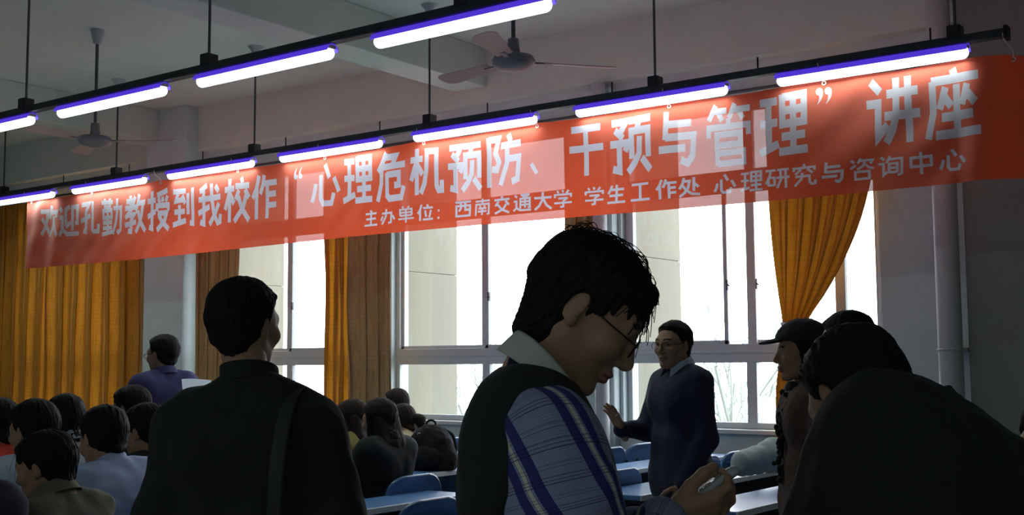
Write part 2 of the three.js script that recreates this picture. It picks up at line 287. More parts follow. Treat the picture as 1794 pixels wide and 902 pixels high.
const BIG = '欢-11.60,3.19,.34,.38;迎-11.25,3.18,.37,.38;孔-10.87,3.17,.34,.38;勤-10.50,3.17,.34,.41;教-10.12,3.17,.34,.41;授-9.75,3.17,.34,.42;到-9.36,3.17,.33,.41;我-8.99,3.17,.34,.43;校-8.61,3.18,.35,.44;作-8.24,3.18,.34,.43;心-7.47,3.19,.34,.40;理-7.09,3.22,.34,.43;危-6.70,3.21,.33,.44;机-6.33,3.20,.34,.41;预-5.94,3.20,.34,.42;防-5.55,3.21,.34,.42;、-5.14,2.95,.09,.1;干-4.79,3.21,.32,.41;预-4.43,3.21,.34,.43;与-4.04,3.20,.32,.41;管-3.66,3.20,.33,.43;理-3.28,3.21,.34,.42;讲-2.56,3.22,.34,.44;座-2.18,3.21,.32,.44';
const SMALL = '主-6.84,.16;办-6.65,.16;单-6.46,.17;位-6.26,.17;：-6.06,.05;西-5.87,.17;南-5.67,.16;交-5.48,.16;通-5.29,.17;大-5.10,.17;学-4.92,.17;学-4.65,.17;生-4.46,.16;工-4.27,.17;作-4.06,.17;处-3.88,.17;心-3.61,.16;理-3.42,.16;研-3.24,.17;究-3.05,.16;与-2.86,.16;咨-2.67,.16;询-2.49,.16;中-2.30,.15;心-2.12,.16';
const MID = (BANNER.x0 + BANNER.x1) / 2;
function bannerTexture(xa, xb) {
  const W = 2048, H = 512, c = document.createElement('canvas'); c.width = W; c.height = H;
  const g = c.getContext('2d'), sx = W / (xb - xa), sy = H / (BANNER.top - BANNER.bottom), rnd = rng(5);
  g.fillStyle = '#dc4f28'; g.fillRect(0, 0, W, H);
  for (let i = 0; i < 2600; i++) { g.fillStyle = i % 2 ? 'rgba(255,120,80,0.05)' : 'rgba(110,10,0,0.05)'; if (i % 3) g.fillRect(rnd() * W, rnd() * H, 60 + rnd() * 200, 1); else g.fillRect(rnd() * W, rnd() * H, 1, 40 + rnd() * 120); }
  g.lineJoin = 'miter'; g.miterLimit = 3; g.lineCap = 'butt';
  const draw = (ch, x, y, w, h, bold) => {
    g.save(); g.translate((x - xa) * sx, (BANNER.top - y) * sy); g.scale(w * sx / 100, h * sy / 100);
    g.strokeStyle = '#cdc8d8'; g.lineWidth = bold;
    for (const s of STROKES[ch].split(';')) { const p = s.split(' ').map(Number); g.beginPath(); for (let i = 0; i < p.length; i += 2) i ? g.lineTo(p[i], p[i + 1]) : g.moveTo(p[i], p[i + 1]); g.stroke(); }
    g.restore();
  };
  for (const s of BIG.split(';')) { const ch = s[0], [x, y, w, h] = s.slice(1).split(',').map(Number); draw(ch, x, y, w, h, ch === '、' ? 34 : '勤管'.includes(ch) ? 10.5 : 13); }
  for (const s of SMALL.split(';')) { const ch = s[0], [x, w] = s.slice(1).split(',').map(Number); ch === '：' ? draw(ch, x, 2.665, w, 0.08, 22) : draw(ch, x, 2.72, w, 0.142, '通单南研询咨理学究'.includes(ch) ? 11 : 13); }
  const quote = (x, y, flip) => {                                          // quotation marks: two round heads, each with a tapering tail
    for (const k of [0, 1]) {
      g.save(); g.translate((x + k * 0.058 - xa) * sx, (BANNER.top - y) * sy); g.scale(sx * flip, sy * flip); g.fillStyle = '#d5cfe0';
      g.beginPath(); g.arc(0, 0, 0.024, 0, 7); g.fill();
      g.beginPath(); g.moveTo(0.024, 0); g.quadraticCurveTo(0.028, 0.05, -0.02, 0.085); g.quadraticCurveTo(0.006, 0.045, -0.005, 0.018); g.closePath(); g.fill(); g.restore();
    }
  };
  quote(-7.66, 3.1, -1); quote(-2.855, 3.17, 1);
  const t = new THREE.CanvasTexture(c); t.colorSpace = THREE.SRGBColorSpace; t.anisotropy = 8; return t;
}
function bannerPoint(x, v) {                                               // v from 0 at the top to 1 at the bottom
  const u = (x - BANNER.x0) / (BANNER.x1 - BANNER.x0), near = Math.exp(-(((x + 11.5) / 0.35) ** 2));
  let y = BANNER.top - v * (BANNER.top - BANNER.bottom), z = BANNER.z;
  const gap = Math.abs(((x - 1.62) / 1.12) % 1), hang = Math.sin(Math.PI * gap);
  y -= 0.018 * hang * (1 - v) + 0.012 * Math.sin(u * 9) * v;
  z += 0.012 * N(x * 1.3, v * 1.5, 0) + 0.007 * N(x * 5 + v * 2, v * 3, 4) + 0.006 * Math.sin((x + v * 0.25) * 14) * near * 2;
  const drag = Math.exp(-(((x + 2.35) / 0.5) ** 2)); z += drag * 0.006 * Math.sin((v * 0.74 * 16 + (x + 2.2) * 14));
  const e = Math.max(0, x + 1.99) / 0.37;                                  // the free right end swings back
  z -= 0.16 * e * e - 0.05 * Math.sin(Math.min(1, e) * Math.PI * 1.6) * (0.3 + v);
  y += 0.03 * Math.max(0, e - 0.45) * v;
  return [x + 0.02 * e * v, y, z];
}
{
  const t = thing('banner', 'long red cloth banner with white Chinese characters hanging under the lamp rail', 'banner');
  const half = (xa, xb, tex) => part('banner_cloth', sheet(170, 26, (u, v) => bannerPoint(xa + u * (xb - xa), v)), new THREE.MeshPhysicalMaterial({ map: tex, roughness: 1, transmission: 0.68, thickness: 0, transparent: true, opacity: 0.962, side: THREE.DoubleSide }), t);
  half(BANNER.x0, MID, bannerTexture(BANNER.x0, MID)); half(MID, BANNER.x1, bannerTexture(MID, BANNER.x1));
  for (let i = 0; i < 10; i++) {
    const x = -11.78 + i * 1.12, p = bannerPoint(x, 0.02);
    part('tie_string', [tube([[x, p[1], p[2]], [x + 0.01, p[1] + 0.03, p[2] + 0.03], [x, 3.30, BANNER.z + 0.085], [x - 0.01, 3.37, BANNER.z + 0.06], [x, 3.37, BANNER.z + 0.01]], 0.004, 16, 6), new THREE.TorusGeometry(0.012, 0.004, 6, 14).translate(x, p[1] - 0.01, p[2] + 0.004)], std({ color: '#d8d2cc', roughness: 0.8 }), t);
  }
}

// ---------------------------------------------------------------- curtains
const weaveOf = (base) => {
  const W = 256, c = document.createElement('canvas'); c.width = c.height = W; const g = c.getContext('2d'), r = rng(8);
  g.fillStyle = base; g.fillRect(0, 0, W, W);
  for (let y = 0; y < W; y += 16) { g.fillStyle = 'rgba(90,45,0,0.08)'; g.fillRect(0, y, W, 5); }
  for (let i = 0; i < 500; i++) { g.fillStyle = i % 2 ? 'rgba(240,180,80,0.12)' : 'rgba(90,40,0,0.12)'; g.fillRect(r() * W, r() * W, 1.5, 20 + r() * 60); }
  const t = new THREE.CanvasTexture(c); t.colorSpace = THREE.SRGBColorSpace; t.wrapS = t.wrapT = THREE.RepeatWrapping; t.repeat.set(1.4, 1.4); return t;
};
const shadedMat = new THREE.MeshPhysicalMaterial({ map: weaveOf('#a98d63'), roughness: 1, transmission: 0.06, thickness: 0, side: THREE.DoubleSide });  // shade put into a darker copy of the cloth, for panels without back light
const backlitMat = new THREE.MeshPhysicalMaterial({ map: weaveOf('#c4821f'), roughness: 1, transmission: 0.2, thickness: 0, side: THREE.DoubleSide });  // same gold cloth, transmission raised to brighten the window-lit panel
const curtainMat = new THREE.MeshPhysicalMaterial({ map: weaveOf('#c4821f'), roughness: 1, transmission: 0.11, thickness: 0, side: THREE.DoubleSide });
function curtain(label, xa, xb, folds, amp, seed, z = -8.45, o = {}) {
  const t = thing('curtain', label, 'curtain', [0, 0, z], 0, 'curtains along the windows'), top = 3.53, bottom = o.bottom ?? 0.35, r = rng(seed), ph = r() * 6;
  const width = (xb - xa) * (1 + folds * amp * 1.2);
  const f = (u, v) => {
    let x = xa + u * (xb - xa), y = top - v * (top - bottom);
    const w = u * folds + 0.35 * N(u * folds * 0.5, seed, 0) + 0.12 * N(u * 3, v * 2, seed);
    let zz = amp * Math.sin(w * 2 * Math.PI + ph) * (0.7 + 0.3 * N(u * 4, v, seed)) + 0.015 * N(u * 9, v * 3, seed + 3);
    x += 0.25 * (xb - xa) / folds * Math.sin(w * 4 * Math.PI + ph * 2) + 0.02 * N(v * 2, seed, u);
    if (o.tie) {                                                           // gathered at a tie-back
      const k = Math.max(0, Math.min(1, (top - y) / (top - o.tie[1]))), s = k < 1 ? Math.pow(k, o.power ?? 2.2) : 1, wide = o.tie[2];
      const open = y < o.tie[1] ? Math.min(1, (o.tie[1] - y) / 0.5) * 0.14 : 0;
      x = x + (o.tie[0] + (u - 0.5) * (wide + open) - x) * s; zz *= 1 - 0.35 * s; if (y > o.tie[1]) y += 0;
    }
    return [x, y, zz];
  };
  part('curtain_cloth', sheet(Math.round(folds * 14), 40, f, (u, v) => [u * width, v * (top - bottom)]), o.shaded ? shadedMat : o.thin ? backlitMat : curtainMat, t);
  if (o.tie) part('tie_back', new THREE.TorusGeometry(o.tie[2] * 0.52, 0.016, 8, 28).scale(1, 0.8, 1).rotateX(Math.PI / 2 + 0.15).translate(o.tie[0], o.tie[1], 0), std({ color: '#b9bac8', roughness: 0.9 }), t);
}
{
  const t = thing('curtain_rod', 'long curtain rod above the windows behind the banner', 'rod', [0, 0, -8.45]);
  part('rod', rodGeo([-15, 3.56, 0], [-2.6, 3.56, 0], 0.014, 12), M.steel, t);
  for (const x of [-14.95, -11.45, -8.1, -5.35, -2.65]) part('rod_bracket', box(x - 0.012, x + 0.012, 3.545, 3.575, -0.15, 0.01, 0.003), M.steel, t);
}
curtain('leftmost gold curtain, drawn and glowing at the picture edge', -15.0, -13.42, 5.5, 0.06, 3);
curtain('wide drawn gold curtain glowing beside the grey column', -13.36, -11.56, 6, 0.065, 11);
curtain('narrow bunched curtain between the grey column and the window behind the dark jacket', -10.5, -9.87, 4, 0.06, 21, -8.45, { shaded: true });
curtain('gold curtain panel lit by the window, left of the darker panel', -8.56, -8.2, 1.6, 0.025, 31, -8.47, { thin: true });
curtain('darker brown-gold curtain panel beside the window behind the young man', -8.16, -7.65, 3, 0.045, 37, -8.42, { shaded: true });
curtain('dark curtain on the pier above the young man’s head', -5.64, -5.3, 3, 0.045, 45, -8.45, { bottom: 1.78, shaded: true });
curtain('gold curtain gathered by a tie-back above the woman in the cap', -3.74, -2.9, 6, 0.06, 52, -8.42, { tie: [-3.58, 1.73, 0.18], power: 2.6 });

// ---------------------------------------------------------------- implicit bodies: fields of blended capsules and ellipsoids, meshed by surface nets
class Field {
  constructor() { this.p = []; this.cut = []; this.bump = null; }
  cap(a, b, ra, rb = ra, k = 0.04, flat = null) {                         // tapered capsule; flat = [axis, factor] flattens it along an axis
    a = a.isVector3 ? a : V(...a); b = b.isVector3 ? b : V(...b);
    const d = b.clone().sub(a), l2 = Math.max(d.lengthSq(), 1e-9), c = a.clone().add(b).multiplyScalar(0.5), n = flat ? (flat[0].isVector3 ? flat[0] : V(...flat[0])).clone().normalize() : null;
    this.p.push({ t: 0, a, d, l2, ra, rb, k, n, q: flat ? 1 / flat[1] - 1 : 0, c, R: Math.sqrt(l2) / 2 + Math.max(ra, rb) * 1.02 }); return this;
  }
  ell(c, r, k = 0.02, e = null) {                                         // ellipsoid, optionally turned
    c = c.isVector3 ? c : V(...c);
    const m = new THREE.Matrix3(); if (e) m.setFromMatrix4(new THREE.Matrix4().makeRotationFromEuler(new THREE.Euler(...e)).transpose());
    this.p.push({ t: 1, c, r, k, m: e ? m.elements : null, R: Math.max(...r) }); return this;
  }
  sub(f, k = 0.01) { this.cut.push([f, k]); return this; }
  one(o, x, y, z) {
    if (o.t === 0) {
      let px = x - o.a.x, py = y - o.a.y, pz = z - o.a.z;
      if (o.n) { const s = (px * o.n.x + py * o.n.y + pz * o.n.z) * o.q; px += o.n.x * s; py += o.n.y * s; pz += o.n.z * s; }
      let h = (px * o.d.x + py * o.d.y + pz * o.d.z) / o.l2; h = h < 0 ? 0 : h > 1 ? 1 : h;
      px -= o.d.x * h; py -= o.d.y * h; pz -= o.d.z * h;
      return Math.sqrt(px * px + py * py + pz * pz) - (o.ra + (o.rb - o.ra) * h);
    }
    let px = x - o.c.x, py = y - o.c.y, pz = z - o.c.z;
    if (o.m) { const m = o.m, u = m[0] * px + m[3] * py + m[6] * pz, v = m[1] * px + m[4] * py + m[7] * pz, w = m[2] * px + m[5] * py + m[8] * pz; px = u; py = v; pz = w; }
    const [a, b, c] = o.r, k0 = Math.sqrt(px * px / (a * a) + py * py / (b * b) + pz * pz / (c * c)), k1 = Math.sqrt(px * px / (a ** 4) + py * py / (b ** 4) + pz * pz / (c ** 4));
    return k1 < 1e-9 ? -Math.min(a, b, c) : k0 * (k0 - 1) / k1;
  }
  at(x, y, z) {
    let d = 1e3;
    for (const o of this.p) {
      const dx = x - o.c.x, dy = y - o.c.y, dz = z - o.c.z, far = Math.sqrt(dx * dx + dy * dy + dz * dz) - o.R;
      if (far > d + o.k) continue;
      const e = this.one(o, x, y, z), h = o.k - Math.abs(d - e);
      d = Math.min(d, e) - (h > 0 ? h * h / (4 * o.k) : 0);
    }
    if (this.bump && d < 0.06) d += this.bump(x, y, z);
    for (const [f, k] of this.cut) { const e = -f(x, y, z), h = k - Math.abs(d - e); d = Math.max(d, e) + (h > 0 ? h * h / (4 * k) : 0); }
    return d;
  }
  box() { const b = new THREE.Box3(); for (const o of this.p) b.union(new THREE.Box3(o.c.clone().subScalar(o.R + 0.02), o.c.clone().addScalar(o.R + 0.02))); return b; }
  mesh(cell, b = this.box(), color = null) {
    const lo = b.min, n = ['x', 'y', 'z'].map((k) => Math.ceil((b.max[k] - lo[k]) / cell) + 2), [nx, ny, nz] = n, S = 4;
    const val = new Float32Array(nx * ny * nz), far = cell * S * 0.87 * 2.1;
    for (let k0 = 0; k0 < nz; k0 += S) for (let j0 = 0; j0 < ny; j0 += S) for (let i0 = 0; i0 < nx; i0 += S) {
      const d = this.at(lo.x + (i0 + 1.5) * cell, lo.y + (j0 + 1.5) * cell, lo.z + (k0 + 1.5) * cell), skip = Math.abs(d) > far;
      for (let k = k0; k < Math.min(k0 + S, nz); k++) for (let j = j0; j < Math.min(j0 + S, ny); j++) for (let i = i0; i < Math.min(i0 + S, nx); i++)
        val[(k * ny + j) * nx + i] = skip ? d : this.at(lo.x + i * cell, lo.y + j * cell, lo.z + k * cell);
    }
    const id = new Int32Array(nx * ny * nz).fill(-1), pos = [], idx = [], st = [1, nx, nx * ny];
    const E = [[0, 1], [2, 3], [4, 5], [6, 7], [0, 2], [1, 3], [4, 6], [5, 7], [0, 4], [1, 5], [2, 6], [3, 7]];
    const w = new Float32Array(8);
    for (let k = 0; k < nz - 1; k++) for (let j = 0; j < ny - 1; j++) for (let i = 0; i < nx - 1; i++) {
      const a = (k * ny + j) * nx + i; let m = 0;
      for (let c = 0; c < 8; c++) { w[c] = val[a + (c & 1) + (c >> 1 & 1) * nx + (c >> 2) * nx * ny]; if (w[c] < 0) m++; }
      if (m === 0 || m === 8) continue;
      let sx = 0, sy = 0, sz = 0, s = 0;
      for (const [p, q] of E) if ((w[p] < 0) !== (w[q] < 0)) {
        const t = w[p] / (w[p] - w[q]);
        sx += (p & 1) + ((q & 1) - (p & 1)) * t; sy += (p >> 1 & 1) + ((q >> 1 & 1) - (p >> 1 & 1)) * t; sz += (p >> 2) + ((q >> 2) - (p >> 2)) * t; s++;
      }
      id[a] = pos.length / 3; pos.push(lo.x + (i + sx / s) * cell, lo.y + (j + sy / s) * cell, lo.z + (k + sz / s) * cell);
    }
    for (let k = 1; k < nz - 1; k++) for (let j = 1; j < ny - 1; j++) for (let i = 1; i < nx - 1; i++) {
      const a = (k * ny + j) * nx + i, v = val[a] < 0;
      for (let ax = 0; ax < 3; ax++) {
        if (v === (val[a + st[ax]] < 0)) continue;
        const u = st[(ax + 1) % 3], t = st[(ax + 2) % 3], q = [id[a - u - t], id[a - t], id[a], id[a - u]];
        if (q.some((x) => x < 0)) continue;
        if (v) idx.push(q[0], q[1], q[2], q[0], q[2], q[3]); else idx.push(q[0], q[2], q[1], q[0], q[3], q[2]);
      }
    }
    const g = new THREE.BufferGeometry();
    g.setAttribute('position', new THREE.Float32BufferAttribute(pos, 3)); g.setIndex(idx); g.computeVertexNormals();
    if (color) { const c = new Float32Array(pos.length); for (let i = 0; i < pos.length; i += 3) c.set(color(pos[i], pos[i + 1], pos[i + 2]), i); g.setAttribute('color', new THREE.BufferAttribute(c, 3)); }
    return g;
  }
}
function join(list) {                                                      // indexed meshes with colours into one
  let n = 0; const pos = [], nor = [], col = [], idx = [];
  for (const g of list) {
    const p = g.attributes.position; pos.push(p.array); nor.push(g.attributes.normal.array); col.push(g.attributes.color.array);
    for (const i of g.index.array) idx.push(i + n); n += p.count;
  }
  const cat = (a) => { const o = new Float32Array(a.reduce((s, x) => s + x.length, 0)); let at = 0; for (const x of a) { o.set(x, at); at += x.length; } return o; };
  const g = new THREE.BufferGeometry();
  for (const [k, a] of [['position', pos], ['normal', nor], ['color', col]]) g.setAttribute(k, new THREE.BufferAttribute(cat(a), 3));
  g.setIndex(idx); return g;
}
const SKIN = [0.36, 0.21, 0.14], HAIR = [0.012, 0.011, 0.012];
const skinMat = new THREE.MeshPhysicalMaterial({ vertexColors: true, color: '#ffffff', roughness: 0.6, specularIntensity: 0.5 });
const hairMat = new THREE.MeshPhysicalMaterial({ color: '#121114', roughness: 0.7, specularIntensity: 0.35 }), hairBrown = new THREE.MeshPhysicalMaterial({ color: '#261c17', roughness: 0.7, specularIntensity: 0.35 });
const smooth = (a, b, x) => { const t = Math.max(0, Math.min(1, (x - a) / (b - a))); return t * t * (3 - 2 * t); };

// a head: origin between the ears, +z forwards, +y up
function headField(o = {}) {
  const f = new Field(), s = -0.5;
  f.ell([0, 0.032, -0.014], [0.073, 0.082, 0.093], 0.02).ell([0, 0.0, 0.04], [0.062, 0.075, 0.056], 0.04).ell([0, -0.055, 0.035], [0.055, 0.055, 0.055], 0.03);
  for (const x of [-1, 1]) f.cap([x * 0.052, -0.05, 0.0], [x * 0.018, -0.1, 0.066], 0.019, 0.015, 0.03).ell([x * 0.043, -0.022, 0.066], [0.024, 0.02, 0.024], 0.025);
  f.ell([0, -0.1, 0.079], [0.02, 0.016, 0.018], 0.02).cap([-0.036, 0.026, 0.079], [0.036, 0.026, 0.079], 0.015, 0.015, 0.018);
  f.cap([0, 0.018, 0.092], [0, -0.026, 0.116], 0.0075, 0.0115, 0.012).ell([0, -0.032, 0.109], [0.011, 0.0085, 0.011], 0.008);
  for (const x of [-1, 1]) f.ell([x * 0.012, -0.034, 0.098], [0.009, 0.008, 0.011], 0.006);
  f.ell([0, -0.06, 0.09], [0.022, 0.016, 0.013], 0.012);
  for (const x of [-1, 1]) f.ell([x * 0.031, 0.004, 0.082], [0.0155, 0.0125, 0.0125], 0.008);
  f.sub((x, y, z) => Math.max(Math.hypot((Math.abs(x) - 0.031) / 1.5, (y - 0.003) / 0.85, z - 0.1) - 0.011, -1), 0.012);
  for (const x of [-1, 1]) f.ell([x * 0.031, 0.003, 0.0785], [0.0118, 0.0118, 0.0118], 0.002);
  f.ell([0, -0.0585, 0.1005], [0.021, 0.0062, 0.0095], 0.005).ell([0, -0.0715, 0.098], [0.019, 0.0072, 0.009], 0.005);
  for (const x of [-1, 1]) {                                               // ears: rim, bowl, lobe
    f.ell([x * 0.075, 0.0, -0.012], [0.008, 0.029, 0.0175], 0.008, [0.15, x * 0.4, 0]).ell([x * 0.076, -0.024, -0.004], [0.007, 0.011, 0.009], 0.008);
    f.sub((a, b, c) => Math.hypot((a - x * 0.089) / 0.6, (b - 0.004) / 1.5, (c + 0.008)) - 0.0105, 0.004);
  }
  const nb = o.neck ?? [0, -0.175, -0.045];
  f.cap([0, -0.045, -0.022], nb, 0.05, 0.058, 0.03);
  if (o.throat !== false) f.cap([0, -0.085, 0.005], [nb[0], nb[1], nb[2] + 0.025], 0.02, 0.03, 0.03);
  return f;
}
function headColor(x, y, z) {
  const ax = Math.abs(x); let c = SKIN;
  if (z > 0.06) {
    const by = 0.028 + 0.006 * Math.cos((ax - 0.034) * 60);
    if (ax > 0.014 && ax < 0.052 && Math.abs(y - by) < 0.0045) c = HAIR;
    else if (Math.hypot(ax - 0.031, (y - 0.003) * 1.9, 0) < 0.0115 && z > 0.078) c = Math.hypot(ax - 0.031, y - 0.003) < 0.0058 ? [0.02, 0.015, 0.012] : Math.abs(y - 0.0085) < 0.0016 ? HAIR : [0.5, 0.48, 0.45];
    else if (ax < 0.023 && y > -0.079 && y < -0.052 && z > 0.09) c = Math.abs(y + 0.065) < 0.0012 ? [0.1, 0.045, 0.04] : [0.31, 0.155, 0.125];
  }
  return c;
}
// hair styles: a shell over the skull cut along the hairline
function hairField(o = {}, neck = [0, -0.175, -0.045]) {
  const f = new Field(), t = o.thick ?? 0.016, seed = o.seed ?? 1, amp = o.amp ?? 0.004, fr = o.freq ?? 38, low = o.low ?? 0, lift = o.hairline ?? 0, taper = o.taper ?? 0.03, vol = o.volume ?? 0.004;
  f.ell([0, 0.032, -0.014], [0.073, 0.082, 0.093], 0.02).ell([0, 0.0, 0.04], [0.062, 0.075, 0.056], 0.04).ell([0, -0.055, 0.035], [0.055, 0.055, 0.055], 0.03).cap([0, -0.045, -0.022], neck, 0.05, 0.058, 0.03);
  const wob = (x, y, z) => 0.004 * N(x * 90, y * 60, z * 90 + seed) + 0.007 * N(x * 170, y * 16, z * 170 + seed);
  const KY = [-0.03, 0, 0.02, 0.05, 0.072, 0.088, 0.11], KZ = [0.0, 0.012, 0.028, 0.044, 0.062, 0.085, 0.16];          // how far forward hair grows at each height
  const front = (y) => { y -= lift; if (y <= KY[0]) return KZ[0]; for (let i = 1; i < KY.length; i++) if (y <= KY[i]) return KZ[i - 1] + (KZ[i] - KZ[i - 1]) * (y - KY[i - 1]) / (KY[i] - KY[i - 1]); return 0.2; };
  const line = (x, y, z) => Math.max((z - front(y)) * 0.72, (-(y + low) * 0.095 + z * 0.065) / 0.115 - 0.0195);             // below zero where hair grows
  f.bump = (x, y, z) => {
    const a = Math.atan2(x, z + 0.02) * 2.2, s = Math.abs(N(a * fr * 0.16, y * fr * 0.28, seed)) + 0.5 * Math.abs(N(a * fr * 0.4, y * fr * 0.6, seed + 7));
    const grow = smooth(0, taper, -line(x, y, z)) * (o.fringe ? 1 : 1), keep = o.fringe ? Math.max(grow, smooth(0.02, 0.05, z) * smooth(0.05, 0.075, y)) : grow;
    return -0.0012 - t * (0.12 + 0.88 * keep) - vol * smooth(0.03, 0.1, y) - amp * (s - 0.3) * 2 * (0.3 + 0.7 * keep) - 0.003 * N(x * 22, y * 22, z * 22 + seed);
  };
  const fringeF = new Field();
  if (o.fringe) { const r = rng(seed * 13 + 1); for (let i = 0; i < 13; i++) { const a = (i / 12 - 0.5) * 2.3 + (r() - 0.5) * 0.12, y = 0.086 - 0.014 * a * a, l = o.fringe * (0.04 + 0.024 * r()), q = 0.99 + 0.06 * r(), w = 0.011 + 0.004 * r(); fringeF.cap([Math.sin(a) * 0.075, y + 0.01, Math.cos(a) * 0.09 - 0.012], [Math.sin(a + 0.06) * 0.083 * q, y - l, Math.cos(a) * 0.107 * q - 0.012], w, 0.003, 0.008); } }
  f.sub((x, y, z) => -(line(x, y, z) + wob(x, y, z)), 0.003);
  if (!o.coverEars) for (const sx of [-1, 1]) f.sub((x, y, z) => Math.hypot((x - sx * 0.088) / 1.3, (y + 0.004) / 1.5, (z + 0.008)) - 0.021, 0.004);
  if (o.fringe) { const base = f.at.bind(f); f.at = (x, y, z) => { const d = base(x, y, z); if (z < 0 || d > 0.08) return d; const e = fringeF.at(x, y, z) + 0.0015 * N(x * 120, y * 20, z * 120), h = 0.01 - Math.abs(d - e); return Math.min(d, e) - (h > 0 ? h * h / 0.04 : 0); }; }
  const b0 = f.box(); b0.min.y = Math.max(b0.min.y, -0.16); b0.min.z -= 0.03; b0.max.y += 0.04; b0.max.z += 0.03; b0.min.x -= 0.02; b0.max.x += 0.02; f.limits = b0;
  return f;
}
// a hand: origin at the wrist, +y along the fingers, palm towards +z, thumb towards +x
function handField(o = {}) {
  const f = new Field(), bend = o.bend ?? [0.35, 0.5, 0.3], spread = o.spread ?? 0.06, thumb = o.thumb ?? [0.75, 0.6, 0.3];
  f.cap([0, -0.05, 0], [0, 0.012, 0], 0.024, 0.026, 0.015, [[0, 0, 1], 0.72]);
  const L = [0.068, 0.077, 0.071, 0.055], X = [0.029, 0.0095, -0.010, -0.0285], Y = [0.086, 0.09, 0.085, 0.076];
  for (let i = 0; i < 4; i++) {
    f.cap([X[i] * 0.6, 0.01, 0], [X[i], Y[i], 0], 0.0135, 0.0115, 0.014);
    let p = V(X[i], Y[i], 0), a = 0; const sp = (1.5 - i) * spread, seg = [0.46, 0.3, 0.24], r = [0.0095, 0.0085, 0.0078, 0.0068];
    const b = o.each ? o.each[i] : bend;
    for (let j = 0; j < 3; j++) { a += b[j]; const q = p.clone().add(V(Math.sin(sp) * Math.cos(a), Math.cos(sp) * Math.cos(a), Math.sin(a)).multiplyScalar(L[i] * seg[j])); f.cap(p, q, r[j] * (i === 3 ? 0.88 : 1), r[j + 1] * (i === 3 ? 0.88 : 1), j ? 0.003 : 0.007); p = q; }
  }
  let p = V(0.022, 0.022, 0.006), d = V(...thumb).normalize(); const bendT = V(...(o.thumbBend ?? [-0.25, 0.35, 0.1]));
  [0.042, 0.034, 0.027].forEach((l, j) => { const q = p.clone().addScaledVector(d, l); f.cap(p, q, [0.015, 0.0115, 0.0105][j], [0.0115, 0.0105, 0.0085][j], j ? 0.004 : 0.014); p = q; d = d.clone().add(bendT).normalize(); });
  return f;
}
const basis = (x, y, z, o) => { const m = new THREE.Matrix4().makeBasis(x, y, z); m.setPosition(o); return m; };
function frame(origin, along, normal) {                                    // +y along, +z as near as possible to normal
  const y = along.clone().normalize(), z = normal.clone().addScaledVector(y, -normal.dot(y)).normalize(), x = y.clone().cross(z);
  return basis(x, y, z, origin);
}
function at(px, py, depth) {                                               // the point seen at a pixel of the photograph, that far in front of the camera
  return V((px - 897) / FOCAL * depth, -(py - 451) / FOCAL * depth, -depth).applyMatrix4(camera.matrixWorld);
}

